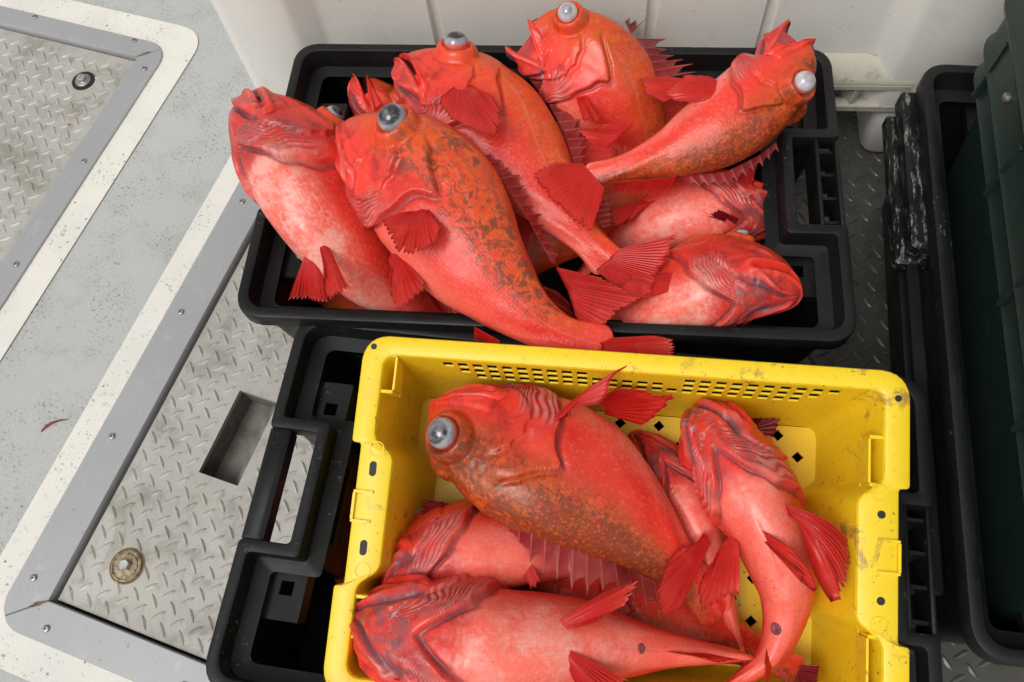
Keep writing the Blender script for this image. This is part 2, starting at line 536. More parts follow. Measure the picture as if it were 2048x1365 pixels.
def hatch(h, label, fw, screws, boltpos, boltkind, slot=None, group='deck hatches'):
    t = empty('deck_hatch', (0, 0, 0), DECK_R)
    tag(t, label, 'hatch', group)
    u0, u1, v0, v1 = h
    # four mitred frame strips
    R = .045
    def strip(A, B, na, nb, nm):
        pass
    ou = (u0 - fw, u1 + fw, v0 - fw * .82, v1 + fw * .82)
    strips = []
    cor_in = [(u0, v0), (u1, v0), (u1, v1), (u0, v1)]
    cor_out = [(ou[0], ou[2]), (ou[1], ou[2]), (ou[1], ou[3]), (ou[0], ou[3])]
    # rounded outer corners, as arcs split at the mitre
    arcs = []
    for k, (cx, cy) in enumerate(cor_out):
        sx = 1 if cx < (u0 + u1) / 2 else -1; sy = 1 if cy < (v0 + v1) / 2 else -1
        c = (cx + sx * R, cy + sy * R)
        p = []
        a0 = {0: 180, 1: 270, 2: 0, 3: 90}[k]
        for q in range(9):
            a = math.radians(a0 + q * 90 / 8)
            p.append((c[0] + R * math.cos(a), c[1] + R * math.sin(a)))
        arcs.append(p)
    for k in range(4):
        k2 = (k + 1) % 4
        a = arcs[k][4:]; b2 = arcs[k2][:5]
        g = .0006
        d = np.array(cor_in[k2]) - np.array(cor_in[k]); d = d / np.linalg.norm(d) * g
        outer = [np.array(p) for p in a] + [np.array(p) for p in b2]
        outer[0] = outer[0] + d; outer[-1] = outer[-1] - d
        poly = outer + [np.array(cor_in[k2]) - d, np.array(cor_in[k]) + d]
        P = np.array(poly)
        cen = (np.array(cor_in[k]) + np.array(cor_in[k2]) + np.array(cor_out[k]) + np.array(cor_out[k2])) / 4
        m = MB()
        nrm = P - cen
        ins = P.copy()
        # slight inset on top for a soft edge
        e = np.roll(P, -1, 0) - P; e /= np.linalg.norm(e, axis=1)[:, None]
        nn = np.stack([e[:, 1], -e[:, 0]], 1); n2 = nn + np.roll(nn, 1, 0); n2 /= np.maximum(np.linalg.norm(n2, axis=1)[:, None], 1e-6)
        ins = P - n2 * .0012
        m.loft([ring3(P, -.03), ring3(P, .0045), ring3(ins, .0058)], cap1=True)
        strips.append(m.build('frame_strip', M['frame'], t, 40))
    # tread plate with its hand slot
    g = .006
    zt = -.004
    SPL = .10
    pu0, pu1, pv0, pv1 = u0 + g, u1 - g, v0 + g * .8, v1 - g
    m = MB()
    if slot:
        a0, a1, b0, b1 = slot
        gu = [pu0, a0, a1, SPL]; gv = [pv0, b0, b1, pv1]
    else:
        gu = [pu0, pu1]; gv = [pv0, pv1]
    for i in range(len(gu) - 1):
        for j in range(len(gv) - 1):
            if slot and i == 1 and j == 1: continue
            m.add([(gu[i], gv[j], zt), (gu[i + 1], gv[j], zt), (gu[i + 1], gv[j + 1], zt), (gu[i], gv[j + 1], zt)], [(0, 1, 2, 3)])
    if slot:
        m.loft([ring3(np.array([(a0, b0), (a1, b0), (a1, b1), (a0, b1)]), zt), ring3(np.array([(a0, b0), (a1, b0), (a1, b1), (a0, b1)]), zt - .009)])
    pe = SPL if slot else pu1
    m.loft([ring3(np.array([(pu0, pv0), (pe, pv0), (pe, pv1), (pu0, pv1)]), zt), ring3(np.array([(pu0, pv0), (pe, pv0), (pe, pv1), (pu0, pv1)]), zt - .02)])
    plate = m.build('tread_plate', M['tread'], t, None)
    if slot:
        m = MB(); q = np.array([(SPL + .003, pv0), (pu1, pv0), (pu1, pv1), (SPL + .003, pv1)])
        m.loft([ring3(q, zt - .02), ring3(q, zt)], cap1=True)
        plate2 = m.build('tread_plate', M['tread_dark'], t, None); plate2['label'] = 'dark tread plate right of the totes'
    # dark channel below
    m = MB(); m.add([(u0 - .01, v0 - .01, -.03), (u1 + .01, v0 - .01, -.03), (u1 + .01, v1 + .01, -.03), (u0 - .01, v1 + .01, -.03)], [(0, 1, 2, 3)])
    if not slot: m.build('gutter', M['gasket'], t, None)
    if slot:
        m2 = MB(); z0 = -.0135; z1 = -.055
        q = np.array([(a0, b0), (a1, b0), (a1, b1), (a0, b1)])
        m2.loft([ring3(q, z0), ring3(q, z1)], cap1=False)
        m2.add(ring3(q, z1), [(0, 1, 2, 3)])
        m2.box(((a0 + a1) / 2 + .022, (b0 + b1) / 2, -.045), (.012, (b1 - b0) * .98, .03))
        m2.build('hand_slot', M['recess'], t, None)
        m = MB()
        for (x0, x1, y0, y1) in ((u0 - .01, a0 - .002, v0 - .01, v1 + .01), (a1 + .002, u1 + .01, v0 - .01, v1 + .01), (a0 - .002, a1 + .002, v0 - .01, b0 - .002), (a0 - .002, a1 + .002, b1 + .002, v1 + .01)):
            m.add([(x0, y0, -.03), (x1, y0, -.03), (x1, y1, -.03), (x0, y1, -.03)], [(0, 1, 2, 3)])
        m.build('gutter', M['gasket'], t, None)
    # raised lozenges of the tread
    a = .0305; m = MB(); md = MB()
    L, Wd, H = .0130, .0036, .0022
    rnd = random.Random(3)
    lo_u, hi_u = max(pu0, -1.45), min(pu1, .72); lo_v, hi_v = max(pv0, -.85), min(pv1, .62)
    for i in range(int((hi_u - lo_u) / a)):
        for j in range(int((hi_v - lo_v) / a)):
            for s in (0, 1):
                cu, cv = lo_u + (i + .45 + .5 * s) * a, lo_v + (j + .45 + .5 * s) * a
                if cu > hi_u - .008 or cv > hi_v - .008: continue
                if slot and a0 - .012 < cu < a1 + .012 and b0 - .012 < cv < b1 + .012: continue
                if math.hypot(cu - boltpos[0], cv - boltpos[1]) < .030: continue
                ang = math.radians(45 if s else -45) + rnd.uniform(-.04, .04)
                ca, sa = math.cos(ang), math.sin(ang)
                l2 = L * rnd.uniform(.92, 1.06); h2 = H * rnd.uniform(.7, 1.1)
                base = [(-l2, 0), (-l2 * .5, -Wd * .8), (0, -Wd), (l2 * .5, -Wd * .8), (l2, 0), (l2 * .5, Wd * .8), (0, Wd), (-l2 * .5, Wd * .8)]
                top = [(-l2 * .55, 0), (l2 * .55, 0)]
                vv = [(cu + x * ca - y * sa, cv + x * sa + y * ca, zt) for x, y in base] + [(cu + x * ca - y * sa, cv + x * sa + y * ca, zt + h2) for x, y in top]
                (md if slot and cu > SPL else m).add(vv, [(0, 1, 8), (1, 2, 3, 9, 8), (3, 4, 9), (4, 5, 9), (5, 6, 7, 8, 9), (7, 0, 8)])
    lug = m.build('tread_lug', M['tread'], plate, None)
    lug['kind'] = 'stuff'
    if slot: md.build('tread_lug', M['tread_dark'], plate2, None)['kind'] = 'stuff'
    for (cx, cy, an) in ([(u0 - .012, v0 - .008, 215)] if slot else [(u1 + .010, v1 + .008, 40)]):
        m = MB(); rs_ = random.Random(5); pts = []
        for k in range(18):
            a_ = 2 * math.pi * k / 18; q = rs_.uniform(.6, 1.2)
            x_, y_ = .014 * q * math.cos(a_), .0032 * q * math.sin(a_)
            ca, sa = math.cos(math.radians(an)), math.sin(math.radians(an))
            pts.append((cx + x_ * ca - y_ * sa, cy + x_ * sa + y_ * ca, .0061))
        m.add(pts, [tuple(range(18))]); m.build('rust_stain', M['rust'], t, None)
    # screws
    for (su, sv) in screws:
        m = MB(); n = 12
        c = [(math.cos(2 * math.pi * k / n), math.sin(2 * math.pi * k / n)) for k in range(n)]
        mk = lambda r, z: [(su + r * x, sv + r * y, z) for x, y in c]
        m.loft([mk(.0052, .0056), mk(.0050, .0078), mk(.0040, .0086), mk(.0022, .0086), mk(.0018, .0066)], cap1=True)
        m.build('screw', M['steel'], strips[0 if sv < v0 else 2 if sv > v1 else 3 if su < u0 else 1], 50)
    # centre bolt
    bu, bv = boltpos
    n = 24
    c = [(math.cos(2 * math.pi * k / n), math.sin(2 * math.pi * k / n)) for k in range(n)]
    mk = lambda r, z: [(bu + r * x, bv + r * y, z) for x, y in c]
    if boltkind == 'washer':
        st = MB(); st.loft([mk(.0262, zt + .0006), mk(.021, zt + .0009)])
        st.build('rust_ring', M['rust'], t, 60)
        w = MB(); w.loft([mk(.0225, zt), mk(.0225, zt + .003), mk(.0205, zt + .004), mk(.019, zt + .0025), mk(.0175, zt + .0025), mk(.0165, zt + .004), mk(.009, zt + .0045)], cap1=True)
    else:
        w = MB(); w.loft([mk(.0225, zt), mk(.0220, zt + .0018), mk(.0160, zt + .0020), mk(.0155, zt - .0006 + .001)], cap1=True)
    bo = w.build('washer', M['brass'] if boltkind == 'washer' else M['gasket'], t, 40)
    if boltkind != 'washer':
        w = MB(); w.loft([mk(.0155, zt + .0008), mk(.0150, zt + .003), mk(.012, zt + .0045)], cap1=True); w.build('bolt_collar', M['steel'], bo, 40)
    m = MB(); hx = [(math.cos(math.pi / 3 * k + .5), math.sin(math.pi / 3 * k + .5)) for k in range(6)]
    mh = lambda r, z: [(bu + r * x, bv + r * y, z) for x, y in hx]
    m.loft([mh(.0085, zt + .0035), mh(.0085, zt + .0105), mh(.0072, zt + .0122)], cap1=True)
    m.build('bolt_head', M['bolt'], bo, 30)
    return t


sA = [(-.5535, -.692 + .222 * k) for k in range(6)] + [(-.497 + .222 * k, -.7455) for k in range(5)]
sB = [(-.876, -.698 + .222 * k) for k in range(5)] + [(-.932 - .233 * k, .247) for k in range(3)]
hatch(HA, 'tread plate deck hatch with hand slot and rusty bolt, under the totes', .064, sA, (-.436, -.633), 'washer', (-.402, -.335, -.476, -.338))
hatch(HB, 'tread plate deck hatch with black ringed bolt at the upper left', .050, sB, (-.988, .137), 'gasket')


streak = [at(x, y, .0015) for x, y in ((82, 863), (92, 853), (104, 846), (118, 841), (136, 839))]
m = MB(); vv = []
for k, p in enumerate(streak):
    w_ = (.0012, .0026, .0020, .0014, .0006)[k]
    vv += [(p[0] - w_ * .5, p[1] + w_, .0012), (p[0] + w_ * .5, p[1] - w_, .0012)]
m.add(vv, [(2 * k, 2 * k + 1, 2 * k + 3, 2 * k + 2) for k in range(4)])
M['blood'] = mat_simple('dried_blood', (.22, .045, .03), .6, 0, 200, .5)
tag(m.build('blood_streak', M['blood'], None, None), 'thin curved streak of dried blood on the grey deck paint', 'stain')


# ------------------------------------------------------------------ black totes
def dogbone(hw, hd, notch_x, n0, n1, r, rc, inset=0.0, notch_r=None):
    """plan of a tote: corner lobes reach hw, the hand notch at both ends is drawn in to notch_x for n0 < y < n1"""
    i = inset
    X, D, N = hw - i, hd - i, notch_x - i
    NR = (notch_r or notch_x) - i
    a, b = n0 - i, n1 + i
    r = max(r - i * .7, .006)
    return fillet([(-X, -D, r), (X, -D, r), (X, a, rc), (NR, a, rc), (NR, b, rc), (X, b, rc), (X, D, r), (-X, D, r), (-X, b, rc), (-N, b, rc), (-N, a, rc), (-X, a, rc)], 6)


def tote(name, label, loc, angle, H, group='black fish totes', ribs=(False, True), screw=False, tabs=(-1, 1), notch_r=None, taper=.085):
    t = empty(name, (loc[0], loc[1], 0), rz(angle))
    tag(t, label, 'tote', group)
    hw, hd, nx, n0, n1 = .38, .223, .320, -.062, .070
    pl = lambda ins, sc=1.0: dogbone(hw, hd, nx, n0, n1, .032, .006, ins, notch_r) * np.array([sc, sc])
    m = MB()
    w = .0145
    rings = [ring3(pl(.030) * .985, H - .034), ring3(pl(.003), H - .028), ring3(pl(0), H - .024), ring3(pl(0), H - .005), ring3(pl(.0010), H - .0010), ring3(pl(.0030), H),
             ring3(pl(w - .0025), H), ring3(pl(w - .0006), H - .0010), ring3(pl(w), H - .004)]
    # inner wall, floor
    inner = lambda z: ring3(pl(w) * (1 - taper * (H - z) / H), z)
    rings += [inner(H - .05), inner(H - .12), inner(.03), ring3(pl(w) * (.995 - taper), .014)]
    m.loft(rings, cap1=True)
    # outside
    out = lambda z: ring3(pl(.012) * (1 - (taper + .005) * (H - z) / H), z)
    o2 = [ring3(pl(.030) * .985, H - .034), out(H - .04), out(H * .5), out(.012), ring3(pl(.02) * (.98 - taper), .004)]
    m.loft(list(reversed(o2)), cap0=True)
    m.build('shell', M['black'], t, 38)
    # handles across the notches
    for sx, rib in ((-1, ribs[0]), (1, ribs[1])):
        m = MB(); yc, L = (n0 + n1) / 2, n1 - n0 + .004
        if rib:
            m.box((sx * .3765, yc, H - .030), (.005, L, .048), None, .0012)
            m.box((sx * .3510, yc, H - .030), (.005, L, .052), None, .0012)
            for k in range(4):
                m.box((sx * .3638, n0 + .012 + k * (n1 - n0 - .024) / 3, H - .036), (.0206, .004, .040))
        else:
            m.box((sx * .3660, yc, H - .017), (.026, L, .030), None, .004)
        m.build('handle', M['black'], t, 40)
        # stacking tabs in the corner lobes
        for (y0, y1, sgn) in ((n0 - .078, n0 - .022, -1), (n1 + .022, n1 + .078, 1)):
            if sx not in tabs: continue
            z = H - .048
            mm = MB()
            x0, x1 = .304, .358
            # plate with a square window
            hx0, hx1 = x0 + .014, x0 + .030; ym = (y0 + y1) / 2 - sgn * .006
            gx = [x0, hx0, hx1, x1]; gy = [y0, ym - .008, ym + .008, y1]
            for a in range(3):
                for b2 in range(3):
                    if a == 1 and b2 == 1: continue
                    ax, bx_ = gx[a], gx[a + 1]; ay, by = gy[b2], gy[b2 + 1]
                    mm.box((sx * (ax + bx_) / 2, (ay + by) / 2, z), (bx_ - ax, by - ay, .006))
            mm.box((sx * (x0 + .002), (y0 + y1) / 2, z - .014), (.004, y1 - y0 - .001, .0222))
            mm.box((sx * (x0 + x1) / 2, (y0 if sgn < 0 else y1), z - .004), (x1 - x0 - .001, .0036, .013))
            mm.build('stacking_tab', M['black'], t, 30)
            if screw and sx < 0 and sgn < 0:
                m3 = MB(); cx, cy = sx * (x0 + .022), ym
                c = [(math.cos(2 * math.pi * k / 14), math.sin(2 * math.pi * k / 14)) for k in range(14)]
                mk = lambda r, zz: [(cx + r * x, cy + r * y, zz) for x, y in c]
                mm = MB(); mm.box((cx, cy, z), (.0159, .0159, .0055)); mm.build('plug', M['black'], t, 30)
                m3.loft([mk(.0075, z + .0028), mk(.0072, z + .0048), mk(.006, z + .0055)], cap1=True)
                m3.build('screw', M['bolt'], t, 40)
    # ribs low on the end walls
    for sx in (-1, 1):
        m = MB()
        m.box((sx * .297 if sx < 0 or not notch_r else .33, .004, H - .085), (.006, .10, .006), None, .001); m.build('rib', M['black'], t, 30)
    return t


def unp_local(): pass


LT_O = at(505, 960, .25)[:2]; LT_E = at(1878, 1140, .25)[:2]
LT_A = math.atan2(LT_E[1] - LT_O[1], LT_E[0] - LT_O[0])
LT_C = (LT_O + LT_E) / 2 + np.array([0, -.004])
tote('fish_tote', 'black plastic tote heaped with red rockfish beside the white bin', (0, 0), 0.0, .27, screw=True)
tote('fish_tote', 'black plastic tote with the yellow crate set inside it', LT_C, LT_A, .25, tabs=(-1,), notch_r=.350, taper=.03)
RT = tote('fish_tote', 'black plastic tote at the right holding the dark green bin', (.700, -.192), math.radians(87.2), .27)
# bumper rails along the long side that faces the fish
m = MB(); m.box((0, .2245, .195), (.62, .016, .012), None, .003); m.box((0, .2245, .165), (.62, .014, .010), None, .003); m.build('side_rail', M['black'], RT, 30)
m = MB(); m.box((.235, .2215, .221), (.25, .032, .034), None, .005); m.build('bumper_block', M['scuff'], RT, 30)
m = MB(); m.box((.225, .2265, .192), (.24, .042, .026), None, .005); m.build('bumper_block', M['scuff'], RT, 30)

# ------------------------------------------------------------------ yellow crate
YO = np.array([.1085, -.2719, .3264]); YR = rz(-.0297) @ rx(.2277) @ ry(-.0203)
YW, YD, YH = .30, .395, .176


def ylocal(px, py, z):
    """crate coordinates of the point seen at a pixel on the crate's own plane z"""
    d = ray(px, py); o = YR.T @ (CAM_LOC - YO); dd = YR.T @ d
    return o + dd * ((z - o[2]) / dd[2])


def yellow_crate():
    t = empty('fish_crate', YO, YR)
    tag(t, 'yellow plastic fish crate with perforated long wall, blood stained', 'crate')
    X, D = YW, YD
    n0, n1 = -.268, -.128                                  # hand hold bulge at both ends
    yc = -D / 2

    def outer(ins=0.0, r=.028):
        i = ins; e = .011
        q = [(-X + i, -D + i, r), (X - i, -D + i, r), (X - i, n0 - .012, .004), (X - e - i, n0 - .012, .004), (X - e - i, n1 + .004, .004), (X - i, n1 + .004, .004), (X - i, -i, r), (-X + i, -i, r),
             (-X + i, n1 + .004, .004), (-X + e + i, n1 + .004, .004), (-X + e + i, n0 - .012, .004), (-X + i, n0 - .012, .004)]
        return fillet(q, 6)

    def inner(z, ins=0.0):
        k = -z / YH
        o = .022 + ins + .028 * k
        oL, oR = .026 + ins + .010 * k, .026 + ins + .030 * k          # ends taper unevenly
        bL, bR = .050 + ins + .016 * k, .052 + ins + .034 * k          # the hand-hold bulges
        q = [(-X + oL, -D + o, .014), (X - oR, -D + o, .014), (X - oR, n0 - .010, .008), (X - bR, n0 + .008, .008), (X - bR, n1 - .008, .008), (X - oR, n1 + .010, .008), (X - oR, -o, .014), (-X + oL, -o, .014),
             (-X + oL, n1 + .010, .008), (-X + bL, n1 - .008, .008), (-X + bL, n0 + .008, .008), (-X + oL, n0 - .010, .008)]
        return ring3(fillet(q, 6), z)
    # rim
    m = MB()
    rim = [ring3(outer(.003), -.026), ring3(outer(0), -.022), ring3(outer(0), -.004), ring3(outer(.0012), -.0012), ring3(outer(.004), 0), inner(0, -.004), inner(-.0012, -.001), inner(-.004, 0)]
    m.loft(rim)
    rimo = m.build('rim', M['yellow'], t, 40)
    # the walls: everything but the perforated long wall is one loft; the back wall has a real grid of holes
    N = len(inner(0)); SEG = 7
    zs = [-.004, -.03, -.07, -.11, -.15, -YH + .012, -YH + .004]
    rings = [inner(z) for z in zs]
    vs = np.vstack(rings); fs = []
    # point index where corner 6 ends and corner 7 begins = straight back wall
    b0 = 6 * SEG + 6; b1 = 7 * SEG
    for k in range(len(zs) - 1):
        for i in range(N):
            if i == b0: continue
            j = (i + 1) % N
            fs.append((k * N + i, k * N + j, (k + 1) * N + j, (k + 1) * N + i))
    m = MB(); m.add(vs, fs)
    m.build('wall', M['yellow'], t, 40)
    # perforated back wall
    def bw(x, z):   # a point of the wall's inner face
        k = -z / YH
        return (x, -(.022 + .028 * k), z)
    xr, xl = rings[0][b0][0], rings[0][b1][0]
    pitch, hw, hh = .0172, .0058, .0076
    rows = [-.021, -.0395, -.058]
    cols = [xl + .045 + .012 + pitch * k for k in range(40)]
    def open_at(i, r):
        x = cols[i]
        left = -.212 + r * .018; lend = -.065 - r * .004 + .02 * (r == 0)
        if left <= x <= lend: return True
        if r > 0 and lend < x < .055: return True
        return (.072 - r * .012) <= x <= (.232 - r * .018)
    xsn = sorted([xl, xr] + [c + s * hw for c in cols for s in (-1, 1) if xl + .01 < c < xr - .01])
    zsn = sorted([-.004, -.012, -.08, -.11, -.15, -YH + .012, -YH + .004] + [r + s * hh for r in rows for s in (-1, 1)], reverse=True)
    V = {}; vv = []; ff = []
    th = .0022
    def vid(i, j, back):
        key = (i, j, back)
        if key not in V:
            x, y, z = bw(xsn[i], zsn[j]); V[key] = len(vv)
            k = -zsn[j] / YH
            # the end columns follow the taper of the neighbouring walls
            if i == 0: x = xl + (rings[-1][b1][0] - xl) * min(1, k)
            if i == len(xsn) - 1: x = xr + (rings[-1][b0][0] - xr) * min(1, k)
            sk = 0.0
            vv.append((x + sk, y + (th if back else 0), z))
        return V[key]
    holes = set()
    for ci, c in enumerate(cols):
        if not (xl + .01 < c < xr - .01): continue
        for r, rz_ in enumerate(rows):
            if open_at(ci, r):
                i = min(range(len(xsn)), key=lambda q: abs(xsn[q] - (c - hw))); j = min(range(len(zsn)), key=lambda q: abs(zsn[q] - (rz_ + hh)))
                holes.add((i, j))
    for i in range(len(xsn) - 1):
        for j in range(len(zsn) - 1):
            a, b, c, d = (i, j), (i + 1, j), (i + 1, j + 1), (i, j + 1)
            if (i, j) in holes:
                for p, q in ((a, b), (b, c), (c, d), (d, a)):
                    ff.append((vid(*p, 0), vid(*q, 0), vid(*q, 1), vid(*p, 1)))
                continue
            ff.append((vid(*a, 0), vid(*d, 0), vid(*c, 0), vid(*b, 0)))
            ff.append((vid(*a, 1), vid(*b, 1), vid(*c, 1), vid(*d, 1)))
    m = MB(); m.add(vv, ff); m.build('perforated_wall', M['yellow'], t, None)
    # floor with square drain holes set on the diagonal
    fl = inner(-YH + .004); zf = -YH + .004
    fx, fy0, fy1 = .285, -D + .040, -.050
    p = .0245; s = .0072
    nx, ny = int(2 * fx / p), int((fy1 - fy0) / p)
    vv = []; ff = []
    for i in range(nx):
        for j in range(ny):
            x0, x1 = -fx + i * 2 * fx / nx, -fx + (i + 1) * 2 * fx / nx; y0, y1 = fy0 + j * (fy1 - fy0) / ny, fy0 + (j + 1) * (fy1 - fy0) / ny
            b = len(vv)
            cx, cy = (x0 + x1) / 2, (y0 + y1) / 2
            vv += [(x0, y0, zf), (x1, y0, zf), (x1, y1, zf), (x0, y1, zf)]
            if (i + j) % 2 == 0 and 1 < i < nx - 2:
                vv += [(cx, cy - s, zf), (cx + s, cy, zf), (cx, cy + s, zf), (cx - s, cy, zf)]
                vv += [(cx, cy - s, zf - .006), (cx + s, cy, zf - .006), (cx, cy + s, zf - .006), (cx - s, cy, zf - .006)]
                ff += [(b, b + 1, b + 5, b + 4), (b + 1, b + 2, b + 6, b + 5), (b + 2, b + 3, b + 7, b + 6), (b + 3, b, b + 4, b + 7)]
                ff += [(b + 4, b + 5, b + 9, b + 8), (b + 5, b + 6, b + 10, b + 9), (b + 6, b + 7, b + 11, b + 10), (b + 7, b + 4, b + 8, b + 11)]
            else: ff.append((b, b + 1, b + 2, b + 3))
    m = MB(); m.add(vv, ff); m.build('floor', M['yellow'], t, None)
    # outside skin of the ends and the front
    m = MB()
    om = lambda z: ring3(outer(.012 + .012 * (-z / YH)), z)
    m.loft([om(-.02), om(-YH * .5), om(-YH - .004)])
    vs2, fs2 = m.v, m.f
    n = len(om(0)); keep = [f for f in fs2 if not all(vs2[q][1] > -.05 for q in f)]
    m2 = MB(); m2.add(vs2, keep); m2.build('outer_wall', M['yellow'], t, 40)
    # hand holds: recessed sockets, raised corner tabs, rim slots, on each end
    for sx in (-1, 1):
        for (ya, yb) in ((-.020, -.066), (n0 - .02, n0 - .066)) if sx < 0 else ((n1 + .058, n1 + .004), (n0 - .004, n0 - .062)):
            m = MB(); x = sx * (X - .031)
            yy = (ya + yb) / 2; hl = abs(ya - yb) / 2
            m.box((x - sx * .002, yy + hl - .002, -.020), (.014, .004, .034), None, .001)
            m.box((x - sx * .002, yy - hl + .002, -.020), (.014, .004, .034), None, .001)
            m.box((x - sx * .007, yy, -.037), (.006, 2 * hl, .004), None, .001)
            m.box((x - sx * .009, yy, -.020), (.0025, 2 * hl - .008, .030))
            m.build('corner_socket', M['yellow'], t, 30)
        for yv in (n1 - .024, n0 + .030):
            m = MB(); c = [(math.cos(2 * math.pi * k / 16), math.sin(2 * math.pi * k / 16)) for k in range(16)]
            cx = sx * (X - .029)
            sl = .0042 if sx < 0 else 0
            mk = lambda r, z: [(cx + r * a, yv + r * b + (sl if b > 0 else -sl), z) for a, b in c]
            m.loft([mk(.0042, 0), mk(.0040, .0005)], cap1=True)
            m.build('drain_slot', M['gasket'], rimo, 60)
        for yv in (n1 - .002, n0 + .006):
            m = MB(); c = [(math.cos(2 * math.pi * k / 20), math.sin(2 * math.pi * k / 20)) for k in range(20)]
            cx = sx * (X - .031)
            mk = lambda r, z: [(cx + r * a, yv + r * b, z) for a, b in c]
            m.loft([mk(.0090, 0), mk(.0088, .0008), mk(.0078, .0008), mk(.0076, .0001)])
            m.build('moulded_ring', M['yellow'], rimo, 60)
        m = MB(); yv = (n0 + n1) / 2 + .004
        m.box((sx * (X - .022), yv + .016, .0014), (.022, .003, .003)); m.box((sx * (X - .022), yv - .016, .0014), (.022, .003, .003)); m.box((sx * (X - .012), yv, .0016), (.003, .0285, .0034))
        m.build('catch', M['yellow'], rimo, 30)
        m = MB(); c = [(math.cos(2 * math.pi * k / 16), math.sin(2 * math.pi * k / 16)) for k in range(16)]
        cx, cy = sx * (X - .013), -.014 if sx < 0 else -.030
        mk = lambda r, z: [(cx + r * a, cy + r * b, z) for a, b in c]
        m.loft([mk(.0036, 0), mk(.0034, .0005)], cap1=True); m.build('rim_hole', M['gasket'], rimo, 60)
    return t


yellow_crate()


# ------------------------------------------------------------------ white insulated bin behind
def white_bin():
    t = empty('insulated_bin', (.05, .27, 0))
    tag(t, 'large white insulated bin standing behind the heaped black tote', 'bin')
    ox, oy = .05, .27
    # front profile in plan: corner posts proud of a recessed wall with shallow panel ribs
    Z0, ZL, ZT = .105, .20, .72

    def plan(kind):
        # (x, y) along the front from left to right, world coordinates
        if kind == 'wall':
            p = [(-.515, 1.1), (-.515, .30), (-.505, .262), (-.485, .250), (-.40, .250), (-.385, .254), (-.362, .276), (-.352, .280)]
            for xc in (-.182, .135, .300):
                p += [(xc - .009, .280), (xc - .0065, .2885), (xc + .0065, .2885), (xc + .009, .280)]
            p += [(.455, .280), (.468, .276), (.488, .254), (.50, .250), (.60, .250), (.625, .254), (.64, .27), (.645, .30), (.645, 1.1)]
        return np.array(p)
    p = plan('wall')
    m = MB()
    for k, (za, zb, ya, yb) in enumerate(((ZL, .45, 0, 0), (.45, ZT, 0, .0))):
        n = len(p)
        vv = [(x - ox, y + ya - oy, za) for x, y in p] + [(x - ox, y + yb - oy, zb) for x, y in p]
        m.add(vv, [(i, i + 1, n + i + 1, n + i) for i in range(n - 1)])
    for sel in ([q for q in p if q[0] < -.36], [q for q in p if q[0] > .46]):
        n = len(sel)
        vv = [(x - ox, y - oy, Z0) for x, y in sel] + [(x - ox, y - oy, ZL) for x, y in sel]
        m.add(vv, [(i, i + 1, n + i + 1, n + i) for i in range(n - 1)])
    n = len(p)
    m.add([(x - ox, y - oy, ZT) for x, y in p], [tuple(range(n - 1, -1, -1))])
    m.build('wall', M['bin'], t, 50)
    # base with ledge and fork pockets between the feet
    m = MB()
    xa, xb = -.40, .53
    m.add([(xa - ox, .281 - oy, ZL), (xb - ox, .281 - oy, ZL), (xb - ox, .2505 - oy, ZL - .022), (xa - ox, .2505 - oy, ZL - .022), (xb - ox, .2485 - oy, ZL - .032), (xa - ox, .2485 - oy, ZL - .032)], [(0, 1, 2, 3), (3, 2, 4, 5)])
    m.build('ledge', M['bindirt'], t, 60)
    m = MB()
    m.box(((xa + xb) / 2 - ox, .258 - oy, ZL - .040), (xb - xa, .019, .014), None, .003)
    m.box(((xa + xb) / 2 - ox, .258 - oy, Z0 + .008), (xb - xa, .019, .016), None, .003)
    m.box(((xa + xb) / 2 - ox, .32 - oy, (Z0 + ZL) / 2 - .01), (xb - xa, .05, ZL - Z0 - .02))
    m.build('base_frame', M['bindirt'], t, 40)
    x = xa + .03
    while x < xb - .02:
        m = MB(); m.box((x - ox, .273 - oy, (Z0 + ZL) / 2 - .012), (.011, .046, ZL - Z0 - .046), rz(math.radians(24)), .002)
        m.build('rib', M['bindirt'], t, 40); x += .048
    # posts below the wall line, tapering into feet
    for xc, w in ((-.457, .115), (.567, .155)):
        m = MB()
        q = lambda s, z, dy: ring3(fillet([(xc - w / 2 * s - ox, .250 - oy + dy, .02), (xc + w / 2 * s - ox, .250 - oy + dy, .02), (xc + w / 2 * s - ox, .40 - oy, .02), (xc - w / 2 * s - ox, .40 - oy, .02)], 5), z)
        m.loft([q(.78, .0, .004), q(.84, .008, 0), q(.90, Z0 - .02, .002), q(.93, Z0 + .004, .006)], cap0=True)
        m.build('foot', M['bin'], t, 50)
    return t


white_bin()


